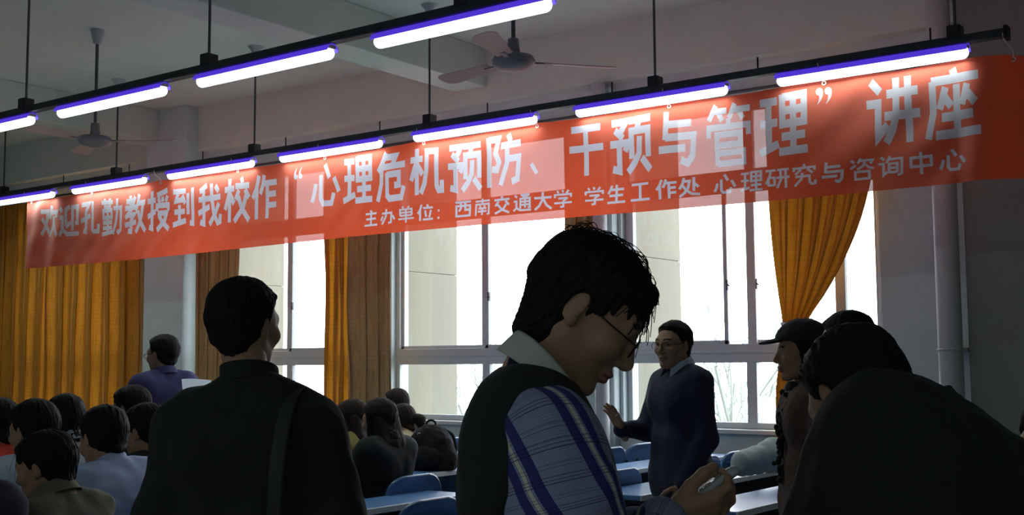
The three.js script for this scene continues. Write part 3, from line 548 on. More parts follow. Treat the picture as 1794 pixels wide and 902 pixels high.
// person: joints in metres for a height of 1.72, +z is where the body faces, +x its left
function buildPerson(o) {
  const sit = o.pose === 'sit', lean = o.lean ?? 0, roll = o.roll ?? 0, wide = o.wide ?? 1, bulk = o.bulk ?? 1;
  const J = {}, pel = V(0, sit ? 0.59 : 0.95, 0);
  const T1 = new THREE.Matrix4().makeTranslation(pel.x, pel.y, pel.z).multiply(new THREE.Matrix4().makeRotationFromEuler(new THREE.Euler(lean * 0.6, 0, roll * 0.6)));
  const T2 = T1.clone().multiply(new THREE.Matrix4().makeTranslation(0, 0.2, 0)).multiply(new THREE.Matrix4().makeRotationFromEuler(new THREE.Euler(lean * 0.4 + (o.hunch ?? 0), o.twist ?? 0, roll * 0.4)));
  const A = (x, y, z) => V(x, y, z).applyMatrix4(T1), B = (x, y, z) => V(x, y - 0.2, z).applyMatrix4(T2);
  const sh = 0.185 * wide;
  J.neck = B(0, 0.5, -0.015); J.sh = [1, -1].map((s) => B(s * sh, 0.432 + (o.shrug ?? 0), -0.01));
  const headAt = B(0, 0.5, -0.015).add(V(o.headShift?.[0] ?? 0, 0.145 + (o.headShift?.[1] ?? (sit ? -0.045 : -0.02)), 0.045 + (o.headShift?.[2] ?? (sit ? 0.02 : 0))));
  const headTurn = new THREE.Matrix4().makeRotationFromEuler(new THREE.Euler(o.head?.[0] ?? 0, o.head?.[1] ?? 0, o.head?.[2] ?? 0, 'YXZ'));
  const hs = o.headScale ?? 1, H = headTurn.clone().scale(V(hs, hs, hs)).setPosition(headAt);
  // where it stands: the head's place is given, the height follows from it
  const s = o.at.y / headAt.y, a = YAW + o.facing * Math.PI / 180;
  const off = headAt.clone().multiplyScalar(s).applyAxisAngle(V(0, 1, 0), a);
  const root = thing('person', o.label, 'person', [o.at.x - off.x, 0, o.at.z - off.z], a, o.group);
  root.scale.setScalar(s);
  J.hip = [1, -1].map((q) => V(q * 0.095, pel.y - 0.05, 0)); J.kn = [1, -1].map((q, i) => sit ? V(q * 0.11, 0.53, 0.42) : V(q * 0.105, 0.49, 0.02)); J.an = [1, -1].map((q) => sit ? V(q * 0.115, 0.085, 0.38) : V(q * 0.115, 0.085, -0.03));
  J.el = [0, 1].map((i) => o.arms?.[i]?.el ? V(...o.arms[i].el) : sit ? J.sh[i].clone().add(V((i ? -1 : 1) * 0.06, -0.22, 0.15)) : J.sh[i].clone().add(V((i ? -1 : 1) * 0.07, -0.285, -0.03)));
  J.wr = [0, 1].map((i) => o.arms?.[i]?.wr ? V(...o.arms[i].wr) : sit ? J.el[i].clone().add(V((i ? 1 : -1) * 0.1, -0.02, 0.23)) : J.el[i].clone().add(V((i ? -1 : 1) * 0.005, -0.24, 0.06)));
  const torso = (f, g, k = 0.06) => {
    f.cap(A(-0.06, 0.0, 0), A(0.06, 0, 0), 0.115 * bulk + g, 0.115 * bulk + g, k, [V(0, 0, 1), 0.86]);
    f.cap(A(-0.05, 0.13, 0.005), A(0.05, 0.13, 0.005), 0.108 * bulk + g, 0.108 * bulk + g, k, [V(0, 0, 1), 0.88]);
    f.cap(B(-0.065 * wide, 0.33, 0.005), B(0.065 * wide, 0.33, 0.005), 0.118 * bulk + g, 0.118 * bulk + g, k, [V(0, 0, 1), 0.88]);
    f.cap(B(-0.13 * wide, 0.415 + (o.shrug ?? 0), -0.012), B(0.13 * wide, 0.415 + (o.shrug ?? 0), -0.012), 0.066 + g, 0.066 + g, k);
    for (const q of [-1, 1]) f.cap(B(q * 0.03, 0.49 + (o.trap ?? 0), -0.028), B(q * 0.14 * wide, 0.435 + (o.shrug ?? 0), -0.015), 0.034 + g * 0.5, 0.05 + g, 0.05);
  };
  const arm = (f, i, g, end = 1, k = 0.035) => { f.cap(J.sh[i], J.el[i], 0.05 + g, 0.042 + g, k); f.cap(J.el[i], J.el[i].clone().lerp(J.wr[i], end), 0.041 + g, 0.029 + g * 0.8, k); };
  const leg = (f, i, g, k = 0.04) => { f.cap(J.hip[i], J.kn[i], 0.082 + g, 0.058 + g, k); f.cap(J.kn[i], J.an[i], 0.056 + g, 0.037 + g, 0.03); };
  // the body: trunk and limbs, head and hands on finer grids, all in one mesh
  const skin = () => SKIN, body = new Field(); torso(body, 0);
  for (const i of [0, 1]) { arm(body, i, 0); leg(body, i, 0); }
  for (const i of [0, 1]) body.cap(J.an[i], J.an[i].clone().add(V(0, -0.05, 0.1)), 0.035, 0.028, 0.03);
  const nb = J.neck.clone().applyMatrix4(H.clone().invert());
  body.cap(J.neck, headAt.clone().lerp(J.neck, 0.35), 0.055, 0.05, 0.04);
  const pieces = [body.mesh(0.02, undefined, skin)];
  const hf = headField({ neck: nb.toArray() }), hb = hf.box(); hb.min.y = Math.max(hb.min.y, -0.23);
  pieces.push(hf.mesh(o.fine ? 0.0026 : o.headCell ?? 0.0045, hb, headColor).applyMatrix4(H));
  const handM = [];
  for (const i of [0, 1]) {
    const h = o.hands?.[i] ?? {}, dir = h.dir ? V(...h.dir) : J.wr[i].clone().sub(J.el[i]), nrm = h.normal ? V(...h.normal) : V(i ? 1 : -1, sit ? -2 : 0, 0.2);
    const m = frame(J.wr[i], dir, nrm); handM.push(m);
    // thumb on +x after the frame: mirror where the hand asks for it
    const mirror = h.mirror ?? (i === 0), g = handField(h).mesh(h.cell ?? 0.005, undefined, skin);
    if (mirror) { g.applyMatrix4(new THREE.Matrix4().makeScale(-1, 1, 1)); const ix = g.index.array; for (let k = 0; k < ix.length; k += 3) { const t = ix[k]; ix[k] = ix[k + 1]; ix[k + 1] = t; } }
    pieces.push(g.applyMatrix4(m));
  }
  const bm = part('body', join(pieces), skinMat, root);
  // hair
  if (o.hair !== false) {
    const hh = o.hair ?? {}, hfld = hairField(hh, nb.toArray()); let hg = hfld.mesh(o.fine ? 0.003 : 0.005, hfld.limits);
    if (hh.strands) hg = merge([hg, ...strands(hh.strands, hh.seed ?? 1)]);
    const hm = part('hair', hg.applyMatrix4(H), hh.mat ?? hairMat, root);
    if (hh.long) {
      const lf = new Field(), r = hh.long;
      const P = (x, y, z) => V(x, y, z).applyMatrix4(H);
      for (const [x, w] of [[-0.05, 0.045], [0, 0.05], [0.05, 0.045]]) lf.cap(P(x, 0.0, -0.06), P(x * 1.2, -0.14, -0.085), w, w * 0.95, 0.03).cap(P(x * 1.2, -0.14, -0.085), P(x * 1.1, -r, -0.1), w * 0.95, w * 0.4, 0.03);
      for (const q of [-1, 1]) lf.cap(P(q * 0.07, 0.03, 0.0), P(q * 0.085, -0.13, -0.01), 0.024, 0.022, 0.03);
      lf.bump = (x, y, z) => -0.007 * Math.abs(N(x * 60, y * 9, z * 60)) + 0.002;
      part('long_hair', lf.mesh(0.007), hh.mat ?? hairMat, root);
    }
    if (hh.bun) { const bf = new Field(); const P = (x, y, z) => V(x, y, z).applyMatrix4(H); bf.cap(P(0, 0.02, -0.11), P(...hh.bun), 0.03, 0.035, 0.03).cap(P(...hh.bun), P(hh.bun[0], hh.bun[1] - 0.12, hh.bun[2] - 0.015), 0.04, 0.018, 0.03); bf.bump = (x, y, z) => -0.006 * Math.abs(N(x * 70, y * 12, z * 70)); part('ponytail', bf.mesh(0.006), hh.mat ?? hairMat, root); }
  }
  // clothes
  const c = o.top, fold = c.fold ?? 0.006, top = new Field(), gap = c.off ?? 0.016;
  torso(top, gap);
  const sd = c.seed ?? o.at.x * 7.3;
  if (c.sleeves !== false) for (const i of [0, 1]) arm(top, i, gap, c.cuff ?? 0.97);
  else for (const i of [0, 1]) top.cap(J.sh[i].clone().lerp(J.neck, 0.4).add(V(0, 0, -0.01)), J.sh[i].clone().add(V((i ? -1 : 1) * 0.006, -0.05, -0.03)), 0.05 + gap, 0.05 + gap, 0.05);
  const hemY = pel.y + (c.hem ?? -0.14);
  top.cap(A(-0.07, -0.08, 0), A(0.07, -0.08, 0), 0.118 * bulk + gap, 0.118 * bulk + gap, 0.06, [V(0, 0, 1), 0.86]);
  top.bump = (x, y, z) => fold * (1.1 * N(x * 7 + sd, y * 4.5 + x * 4, z * 7) + 0.7 * N(x * 16, y * 12 + z * 9, z * 16 + sd)) + (c.quilt ? -0.007 * Math.abs(Math.sin(y * Math.PI / c.quilt)) : 0) + (c.knobby ? 0.006 * N(x * 70, y * 70, z * 70) : 0);
  top.sub((x, y, z) => y - hemY, 0.012);
  const mat = std({ color: c.color, roughness: c.rough ?? 0.92, map: c.map ?? null });
  const tm = part(c.name ?? 'jacket', top.mesh(o.fine ? 0.008 : 0.011), mat, root);
  if (c.collar) {                                                          // a folded collar standing round the neck
    const up = V(0, 1, 0).transformDirection(T2).lerp(headAt.clone().sub(J.neck).normalize(), 0.5).normalize(), fm = frame(J.neck.clone().addScaledVector(up, c.collarLift ?? 0.004), up, V(0, 0, 1).transformDirection(T2));
    const w = c.collarWidth ?? 0.045, R = c.collarR ?? 0.068, gapA = c.collarGap ?? 0.5;
    const prof = [[0, 0], [0.45, 1], [0.62, 1.06], [0.78, 0.8], [1, 0.02]];
    const g = sheet(48, 16, (u, v) => {
      const an = Math.PI / 2 + gapA + u * (2 * Math.PI - 2 * gapA), k = v * 4, i = Math.min(3, Math.floor(k)), t = k - i, front = Math.pow(Math.max(0, Math.sin(an)), 3);
      const pr = prof[i][0] + (prof[i + 1][0] - prof[i][0]) * t, py = prof[i][1] + (prof[i + 1][1] - prof[i][1]) * t;
      const fold2 = v > 0.5 ? (v - 0.5) * 2 : 0, rr = R + 0.004 * pr + (c.collar === 'stand' ? 0 : fold2 * ((c.collarFlare ?? 0.015) + 0.025 * front)), y = c.collar === 'stand' ? w * (v < 0.5 ? v * 2 : 2 - v * 2) * 0.9 : (v < 0.5 ? w * v * 2 : w * (1 - fold2 * 1.05)) - front * fold2 * 0.02;
      const dip = (c.collarDip ?? 0.03) * (0.5 + 0.5 * Math.sin(an)) ** 1.5;
      return [Math.cos(an) * rr * (c.collarX ?? 1.02), y - dip, Math.sin(an) * rr * (c.collarZ ?? 1.06) + (c.collarFwd ?? 0.012)];
    });
    part('collar', g.applyMatrix4(fm), std({ color: c.collarColor ?? c.color, roughness: 0.9, side: THREE.DoubleSide }), root);
  }
  const tr = new Field(); tr.cap(A(-0.06, -0.01, 0), A(0.06, -0.01, 0), 0.122 * bulk, 0.122 * bulk, 0.05, [V(0, 0, 1), 0.88]);
  for (const i of [0, 1]) leg(tr, i, 0.014);
  tr.bump = (x, y, z) => 0.006 * N(x * 9 + sd, y * 9, z * 9); const wy = pel.y + 0.06; tr.sub((x, y, z) => wy - y, 0.01); tr.sub((x, y, z) => y - 0.07, 0.008);
  part('trousers', tr.mesh(0.018), std({ color: o.trousers ?? '#1b1c22', roughness: 0.95 }), root);
  for (const i of [0, 1]) {
    const sf = new Field(), p = J.an[i]; sf.cap(V(p.x, 0.052, p.z - 0.03), V(p.x, 0.042, p.z + 0.15), 0.044, 0.036, 0.02, [V(0, 1, 0), 0.9]).cap(p, V(p.x, 0.06, p.z), 0.046, 0.05, 0.03);
    sf.sub((x, y, z) => 0.1 - y, 0.006); sf.sub((x, y, z) => y - 0.004, 0.004); part('shoe', sf.mesh(0.011), std({ color: '#151416', roughness: 0.5 }), root);
  }
  if (o.glasses) {
    const g = [], w = 0.004; for (const q of [-1, 1]) {
      g.push(new THREE.TorusGeometry(0.021, 0.0013, 8, 30).scale(1.15, 0.82, 1).translate(q * 0.033, 0.0, 0.109)); g.push(tube([[q * 0.057, 0.006, 0.107], [q * 0.074, 0.008, 0.06], [q * 0.078, 0.01, 0.0], [q * 0.077, 0.0, -0.02]], 0.0014, 16, 6));
    } g.push(tube([[-0.01, 0.004, 0.109], [0, 0.008, 0.113], [0.01, 0.004, 0.109]], 0.0013, 8, 6));
    const gl = part('glasses', merge(g).applyMatrix4(H), std({ color: '#2b2b2e', roughness: 0.25, metalness: 0.8 }), root);
    for (const q of [-1, 1]) part('lens', new THREE.CylinderGeometry(0.021, 0.021, 0.001, 28).rotateX(Math.PI / 2).scale(1.15, 0.82, 1).translate(q * 0.033, 0, 0.109).applyMatrix4(H), M.glass, gl);
  }
  return { root, J, H, handM, T1, T2, A, B, s, hair: root.children.find((m) => m.name === 'hair') };
}
function strands(n, seed) {                                                // loose tufts of hair round the crown
  const r = rng(seed * 77 + 5), out = [];
  for (let i = 0; i < n; i++) {
    const th = (r() - 0.5) * 2.4 + 0.15, ph = (r() - 0.5) * 2.4, d = V(Math.sin(ph) * 0.9, Math.cos(th) * Math.cos(ph * 0.6), Math.sin(th)).normalize();
    const p = V(d.x * 0.09, 0.04 + d.y * 0.1, -0.02 + d.z * 0.112), tan = V(r() - 0.5, 0, 0.3 + r() * 0.9 - 0.2).addScaledVector(d, 0).normalize(); tan.addScaledVector(d, -tan.dot(d)).normalize();
    const l = 0.03 + r() * 0.035, up = 0.004 + r() * r() * 0.02, bow = V(r() - 0.5, -0.4 - r() * 0.8, r() * 0.4).multiplyScalar(l * 0.5);
    const pts = [0, 0.35, 0.7, 1].map((t) => p.clone().addScaledVector(tan, l * t).addScaledVector(d, up * Math.sin(t * 2.4) - 0.003).addScaledVector(bow, t * t));
    const w = 0.0004 + r() * 0.0006, g = new THREE.TubeGeometry(new THREE.CatmullRomCurve3(pts), 6, w, 4), a = g.attributes.position;
    out.push(g);
  }
  return out;
}

// ---------------------------------------------------------------- trees beyond the glass
function bareTree(px, dist, top, seed, label) {
  const p = at(px, 640, dist), r = rng(seed), t = thing('bare_tree', label, 'tree', [p.x, -4, p.z], 0, 'bare trees outside'), H = top + 4;
  const m = std({ color: '#a3aba4', roughness: 1 }), twigs = [], limbs = [];  // fog haze is put into the pale colour of trunk and branches
  const grow = (a, d, len, rad, lev) => {
    const b = a.clone().addScaledVector(d, len), mid = a.clone().lerp(b, 0.5).add(V(r() - 0.5, r() - 0.5, r() - 0.5).multiplyScalar(len * 0.12));
    (lev < 2 ? limbs : twigs).push(tube([a, mid, b], rad, 5, lev < 2 ? 6 : 4));
    if (lev > 4) return;
    const n = lev < 1 ? 5 : 3;
    for (let i = 0; i < n; i++) {
      const s = a.clone().lerp(b, lev ? 0.4 + 0.6 * (i + r()) / n : 0.45 + 0.55 * (i + r()) / n);
      grow(s, d.clone().multiplyScalar(0.7).add(V(r() - 0.5, r() * 0.5, r() - 0.5).multiplyScalar(1.5)).normalize(), len * (0.5 + 0.2 * r()), rad * 0.55, lev + 1);
    }
  };
  part('trunk', tube([[0, 0, 0], [0.05, H * 0.25, 0.02], [0, H * 0.5, 0]], 0.09, 10, 8), m, t);
  grow(V(0, H * 0.3, 0), V(0.05, 1, 0).normalize(), H * 0.4, 0.05, 0);
  part('limbs', limbs, m, t); part('twigs', twigs, m, t);
}
bareTree(822, 17, 1.75, 3, 'faint bare tree seen through the window behind the young man');
bareTree(1282, 15, 2.15, 9, 'faint bare tree seen through the nearest window left of its mullion');
bareTree(1345, 18, 1.5, 14, 'faint bare tree behind the woman in the cap, farther off');

// ---------------------------------------------------------------- tables and chairs
const tableTop = std({ map: mottle('#5b86bb', 0.05, 0.8, 21), roughness: 0.28 }), tableEdge = std({ color: '#c9ced6', roughness: 0.35 }), tablePanel = std({ color: '#3a4048', roughness: 0.6 });
const ROW = (k) => [-2.5, -3.22, -4.03, -5.0, -5.8, -6.6, -7.4][k], WIDTH = 0.33;
const legMat = std({ color: '#3b3f45', roughness: 0.45, metalness: 0.4 });
function table(k, za, zb, label) {                                         // z from za (near) to zb (far)
  const t = thing('lecture_table', label, 'table', [ROW(k), 0, 0], 0, 'long blue lecture tables');
  part('table_top', box(-WIDTH, -0.006, 0.722, 0.75, zb, za, 0.008), tableTop, t);
  part('edge_strip', box(-0.008, 0.004, 0.72, 0.751, zb, za, 0.004), tableEdge, t);
  part('front_panel', box(-WIDTH + 0.02, -WIDTH + 0.04, 0.3, 0.72, zb + 0.05, za - 0.05, 0.004), tablePanel, t);
  part('book_shelf', box(-WIDTH + 0.04, -0.1, 0.56, 0.575, zb + 0.05, za - 0.05, 0.004), tablePanel, t);
  const n = Math.max(2, Math.round((za - zb) / 1.3) + 1);
  for (let i = 0; i < n; i++) { const z = zb + 0.12 + (za - zb - 0.24) * i / (n - 1); part('leg', [box(-0.22, -0.17, 0.02, 0.722, z - 0.02, z + 0.02, 0.006), box(-WIDTH + 0.02, -0.03, 0, 0.03, z - 0.025, z + 0.025, 0.006), box(-WIDTH + 0.03, -0.05, 0.69, 0.722, z - 0.02, z + 0.02, 0.005)], legMat, t); }
}
const whichA = ['front-right blue table nearest the leaning man', 'blue table carrying the pale padded coat by the nearest window', 'blue table behind the lecturer near the window wall', 'blue table holding the black backpack by the windows', 'blue table one row beyond the backpack', 'second blue table row beyond the backpack by the windows', 'farthest blue table along the windows'];
const whichB = ['near blue table hidden behind the young man', 'near blue table between the young man and the dark jacket', 'blue table with a lit top between the dark jacket and the young man', 'near blue table under the students at the left', 'near blue table in front of the seated students', 'near blue table beyond the seated students', 'farthest near blue table at the left'];
for (let k = 0; k < 7; k++) { table(k, k ? -5.5 : -5.15, -8.3, whichA[k]); if (k) table(k, k < 2 ? -3.0 : -1.6, -5.1, whichB[k]); }
const plastic = std({ map: mottle('#3f6390', 0.05, 0.6, 30), roughness: 0.32 });
function bentPanel(w, h, r, th, curve) {                                   // an upright rounded panel in x and y, bowed in z
  const s = new THREE.Shape(), a = w / 2, q = 0.06;
  s.moveTo(-a + q, 0); s.lineTo(a - q, 0); s.quadraticCurveTo(a, 0, a, q); s.lineTo(a, h - r); s.quadraticCurveTo(a * 0.98, h - r * 0.12, a - r, h); s.lineTo(-a + r, h); s.quadraticCurveTo(-a * 0.98, h - r * 0.12, -a, h - r); s.lineTo(-a, q); s.quadraticCurveTo(-a, 0, -a + q, 0);
  const g = new THREE.ExtrudeGeometry(s, { depth: th, bevelEnabled: true, bevelSize: 0.007, bevelThickness: 0.007, bevelSegments: 3, curveSegments: 14, steps: 1 });
  const p = g.attributes.position; for (let i = 0; i < p.count; i++) p.setZ(i, p.getZ(i) + curve * (p.getX(i) / a) ** 2 - 0.03 * Math.sin(p.getY(i) / h * Math.PI));
  g.computeVertexNormals(); return g;
}
function makeChair() {                                                     // faces +z, backrest behind
  const t = new THREE.Group(); t.name = 'lecture_chair';
  part('backrest', bentPanel(0.45, 0.33, 0.13, 0.008, 0.045).rotateX(-0.16).translate(0, 0.51, -0.17), plastic, t);
  part('seat', bentPanel(0.43, 0.41, 0.09, 0.008, 0.02).rotateX(Math.PI / 2).translate(0, 0.465, -0.17), plastic, t);
  for (const q of [-1, 1]) { part('back_post', tube([[q * 0.15, 0.44, -0.1], [q * 0.15, 0.46, -0.18], [q * 0.15, 0.55, -0.215], [q * 0.15, 0.74, -0.245]], 0.011, 14, 8), legMat, t); for (const z of [-0.16, 0.17]) part('leg', rodGeo([q * 0.17, 0.0, z * 1.15], [q * 0.16, 0.445, z], 0.012, 10), legMat, t); }
  part('seat_frame', [rodGeo([-0.16, 0.44, -0.16], [-0.16, 0.44, 0.17], 0.011), rodGeo([0.16, 0.44, -0.16], [0.16, 0.44, 0.17], 0.011), rodGeo([-0.16, 0.44, 0.16], [0.16, 0.44, 0.16], 0.011), rodGeo([-0.16, 0.44, -0.15], [0.16, 0.44, -0.15], 0.011)], legMat, t);
  return t;
}
const chair0 = makeChair();
let chairs = 0;
function chair(x, z, turn, label, group) {
  const c = chairs++ ? chair0.clone() : chair0; c.name = numbered('lecture_chair'); scene.add(c); c.position.set(x, 0, z); c.rotation.y = turn; tag(c, label, 'chair', group);
}
// ---------------------------------------------------------------- people
const seats = [];
const STAGE = -126.4;                                                      // the students face the end wall at the left
function student(o) { const p = buildPerson({ pose: 'sit', facing: STAGE, group: 'students sitting in the lecture room', ...o }); seats.push(p.root.position.clone()); return p; }

// the young man with the phone
const plaid = (() => {
  const W = 512, c = document.createElement('canvas'); c.width = c.height = W; const g = c.getContext('2d'), r = rng(4);
  g.fillStyle = '#8d93b4'; g.fillRect(0, 0, W, W);
  for (let i = 0; i < W; i += 12) { g.fillStyle = 'rgba(40,44,80,0.28)'; g.fillRect(i, 0, 5, W); }
  for (const [x, w] of [[60, 74], [196, 74]]) { g.fillStyle = 'rgba(28,30,104,0.85)'; g.fillRect(x, 0, w, W); }
  g.fillStyle = '#c3bfae'; g.fillRect(152, 0, 26, W);
  for (let y = 0; y < W; y += 128) for (const [d, w, al] of [[0, 5, 0.5], [14, 4, 0.4], [28, 4, 0.4], [62, 4, 0.25], [76, 4, 0.25]]) { g.fillStyle = `rgba(18,18,50,${al})`; g.fillRect(0, y + d, W, w); }
  for (let y = 0; y < W; y += 8) { g.fillStyle = 'rgba(20,20,50,0.12)'; g.fillRect(0, y, W, 3); }
  for (let i = 0; i < 3000; i++) { g.fillStyle = i % 2 ? 'rgba(255,255,255,0.05)' : 'rgba(0,0,0,0.07)'; g.fillRect(r() * W, r() * W, 2, 2); }
  const t = new THREE.CanvasTexture(c); t.colorSpace = THREE.SRGBColorSpace; t.wrapS = t.wrapT = THREE.RepeatWrapping; t.repeat.set(1 / 0.118, 1 / 0.15); t.anisotropy = 8; return t;
})();
function sleeve(points, radii, seed, skew = 0) {
  const c = new THREE.CatmullRomCurve3(points, false, 'centripetal'), n = 90, m = 56, fr = c.computeFrenetFrames(n, false), L = c.getLength();
  return sheet(m, n, (u, v) => {
    const j = Math.min(n, Math.round(v * n)), p = c.getPointAt(v), k = v * (radii.length - 1), i = Math.min(radii.length - 2, Math.floor(k)), t = k - i, a = u * Math.PI * 2;
    let r = radii[i] + (radii[i + 1] - radii[i]) * (t * t * (3 - 2 * t));
    r += (0.006 * N(Math.cos(a) * 1.5, Math.sin(a) * 1.5 + seed, v * 14) + 0.004 * Math.sin(v * 34 + 2 * Math.cos(a)) * smooth(0.45, 0.6, v)) * smooth(1, 0.93, v);
    const q = p.clone().addScaledVector(fr.normals[j], Math.cos(a) * r).addScaledVector(fr.binormals[j], Math.sin(a) * r);
    return q.toArray();
  }, (u, v) => [u * 0.53 + skew * v * L, v * L]);
}
{
  const p = buildPerson({
    label: 'young man in glasses, dark vest and blue plaid sleeves looking down at a phone', at: at(1020, 545, 1.97), facing: 90, lean: 0.06, bulk: 1.06, trap: -0.02, fine: true,
    headShift: [0, -0.02, 0.045], head: [0.66, -0.06, 0], headScale: 0.99, wide: 1.0,
    arms: [{ el: [0.25, 1.12, 0.12], wr: [0.1, 1.2, 0.26] }, { el: [-0.235, 1.12, 0.115], wr: [-0.05, 1.228, 0.228] }],
    hands: [{ dir: [-0.5, 0.25, 0.75], normal: [-0.5, 0.75, 0.1], bend: [0.5, 0.6, 0.4], cell: 0.0035 }, { dir: [0.25, 0.2, 0.95], normal: [0.7, 0.6, -0.3], each: [[0.35, 0.75, 0.6], [0.5, 0.8, 0.6], [0.6, 0.85, 0.6], [0.7, 0.9, 0.6]], thumb: [0.45, 0.85, 0.5], cell: 0.003 }],
    hair: { thick: 0.013, amp: 0.006, freq: 44, fringe: 0.9, low: 0.046, taper: 0.03, volume: 0.006, strands: 240, seed: 3, hairline: -0.006 }, glasses: true,
    top: { name: 'vest', color: '#16181c', sleeves: false, off: 0.026, fold: 0.007, collar: 'fold', collarColor: '#b3b5ae', collarWidth: 0.042, collarR: 0.064, collarGap: 0.3, collarDip: 0.1, collarLift: 0.04, collarFlare: 0.016, collarX: 1.42, collarZ: 1.32, collarFwd: 0.036, hem: -0.2 }, trousers: '#1c1e26',
  });
  const J = p.J, shirt = std({ map: plaid, roughness: 0.95, side: THREE.DoubleSide });
  for (const i of [0, 1]) {
    const q = i ? -1 : 1, s = J.sh[i].clone(), e = J.el[i], w = J.wr[i].clone().lerp(e, 0.06);
    const path = [s.clone().add(V(-q * 0.05, 0.035, 0.0)), s.clone().add(V(q * 0.012, -0.02, 0.024)), s.clone().lerp(e, 0.5).add(V(q * 0.012, 0, 0)), e.clone().add(V(0, -0.005, -0.01)).lerp(s, 0.06), e.clone().lerp(w, 0.45), w];
    part('plaid_sleeve', sleeve(path, [0.06, 0.085, 0.09, 0.088, 0.085, 0.076, 0.058, 0.048], i * 5, 0.34), shirt, p.root);
    const d = w.clone().sub(e).normalize(), m = frame(w.clone().addScaledVector(d, -0.012), d, V(0, 0, 1));
    part('cuff', sheet(40, 8, (u, v) => { const a = u * 2 * Math.PI, r = 0.044 + 0.006 * Math.sin(v * Math.PI) - (v > 0.9 ? 0.004 : 0); return V(Math.cos(a) * r * 1.05, -0.02 + v * 0.055, Math.sin(a) * r * 0.92).applyMatrix4(m).toArray(); }, (u, v) => [v * 0.05 + 0.06, u * 0.3]), shirt, p.root);
  }
  // inner shirt collar showing at the throat
  const fm = frame(J.neck.clone().add(V(0, 0.012, 0.012)), V(0, 1, 0.25), V(0, 0, 1));
  part('shirt_collar', sheet(40, 6, (u, v) => { const a = Math.PI / 2 + 0.35 + u * (2 * Math.PI - 0.7), r = 0.065 + 0.008 * v; return V(Math.cos(a) * r, -0.01 + 0.04 * (1 - v) - 0.03 * Math.max(0, Math.sin(a)), Math.sin(a) * r * 1.05 + 0.012).applyMatrix4(fm).toArray(); }), std({ color: '#1d1f3a', roughness: 0.9, side: THREE.DoubleSide }), p.root);
  // the phone in his right hand
  const ph = thing('mobile_phone', 'silver mobile phone held in the young man’s hand', 'phone');
  const dirOf = (x, y, z) => V(x, y, z).transformDirection(p.root.matrixWorld);
  const pm = frame(p.root.localToWorld(J.wr[1].clone().add(V(0.042, 0.052, 0.085))), dirOf(0.3, 0.5, 0.8), dirOf(0.1, 0.85, -0.5));
  pm.decompose(ph.position, ph.quaternion, ph.scale);
  part('phone_body', new RoundedBoxGeometry(0.046, 0.1, 0.017, 4, 0.007), std({ color: '#b9bcc4', roughness: 0.3, metalness: 0.5 }), ph);
  part('phone_screen', box(-0.018, 0.018, 0.004, 0.042, 0.0082, 0.0092, 0.0004), std({ color: '#20242c', roughness: 0.1 }), ph);
  for (let r = 0; r < 4; r++) for (let c = 0; c < 3; c++) part('phone_key', box(-0.017 + c * 0.0125, -0.008 + c * 0.0125, -0.01 - r * 0.009, -0.003 - r * 0.009, 0.008, 0.0095, 0.001), std({ color: '#7d828c', roughness: 0.5 }), ph);
}
// the man in the dark jacket, seen from behind
{
  const p = buildPerson({
    label: 'man standing in a black jacket, back turned, shoulder bag strap on his back', at: at(428, 572, 3.0), facing: 170, wide: 0.93, bulk: 1.06, head: [0.04, -0.28, 0.02], headScale: 0.95, headShift: [0.03, 0, 0], shrug: -0.05, fine: true,
    arms: [{ el: [0.225, 1.1, -0.02], wr: [0.22, 0.87, 0.1] }, { el: [-0.235, 1.1, 0.0], wr: [-0.21, 0.9, 0.15] }],
    hair: { thick: 0.018, amp: 0.003, freq: 60, seed: 6, low: 0.006, taper: 0.03 }, top: { color: '#1a1c1e', off: 0.03, fold: 0.01, collar: 'stand', collarWidth: 0.05, collarR: 0.07, hem: -0.22, seed: 2 }, trousers: '#17181c',
  });
  const bag = thing('shoulder_bag', 'black shoulder bag hanging on a strap behind the man in the black jacket', 'bag');
  const P = (x, y, z) => p.root.localToWorld(V(x, y, z));
  const strap = [[-0.13, 1.4, 0.05], [-0.135, 1.437, -0.02], [-0.14, 1.385, -0.105], [-0.14, 1.25, -0.168], [-0.13, 1.05, -0.165], [-0.12, 0.9, -0.18]].map((q) => P(...q));
  const cv = new THREE.CatmullRomCurve3(strap), side = V(1, 0, 0).transformDirection(p.root.matrixWorld);
  const rp = []; part('strap', sheet(8, 60, (u, v) => { const a = u * Math.PI * 2; return cv.getPoint(v).addScaledVector(side, Math.cos(a) * 0.019).add(V(0, 0, Math.sin(a) * 0.004)).toArray(); }), std({ color: '#1f2222', roughness: 0.7 }), bag);
  const bm = frame(P(-0.135, 0.84, -0.2), V(0, 1, 0), V(0, 0, -1).transformDirection(p.root.matrixWorld));
  part('bag_body', new RoundedBoxGeometry(0.3, 0.24, 0.07, 4, 0.025).applyMatrix4(bm), std({ color: '#151617', roughness: 0.8 }), bag);
  part('bag_flap', new RoundedBoxGeometry(0.305, 0.15, 0.014, 3, 0.006).translate(0, 0.05, 0.043).applyMatrix4(bm), std({ color: '#191b1b', roughness: 0.75 }), bag);
  const bk = new THREE.Shape([[-0.022, -0.014], [0.022, -0.014], [0.022, 0.014], [-0.022, 0.014]].map((q) => new THREE.Vector2(...q))); bk.holes.push(new THREE.Path([[-0.017, -0.009], [-0.017, 0.009], [0.017, 0.009], [0.017, -0.009]].map((q) => new THREE.Vector2(...q))));
  part('buckle', new THREE.ExtrudeGeometry(bk, { depth: 0.004, bevelEnabled: false }).translate(0, 0.275, 0.004).applyMatrix4(bm), std({ color: '#c7c9c8', roughness: 0.3, metalness: 0.7 }), bag);
}
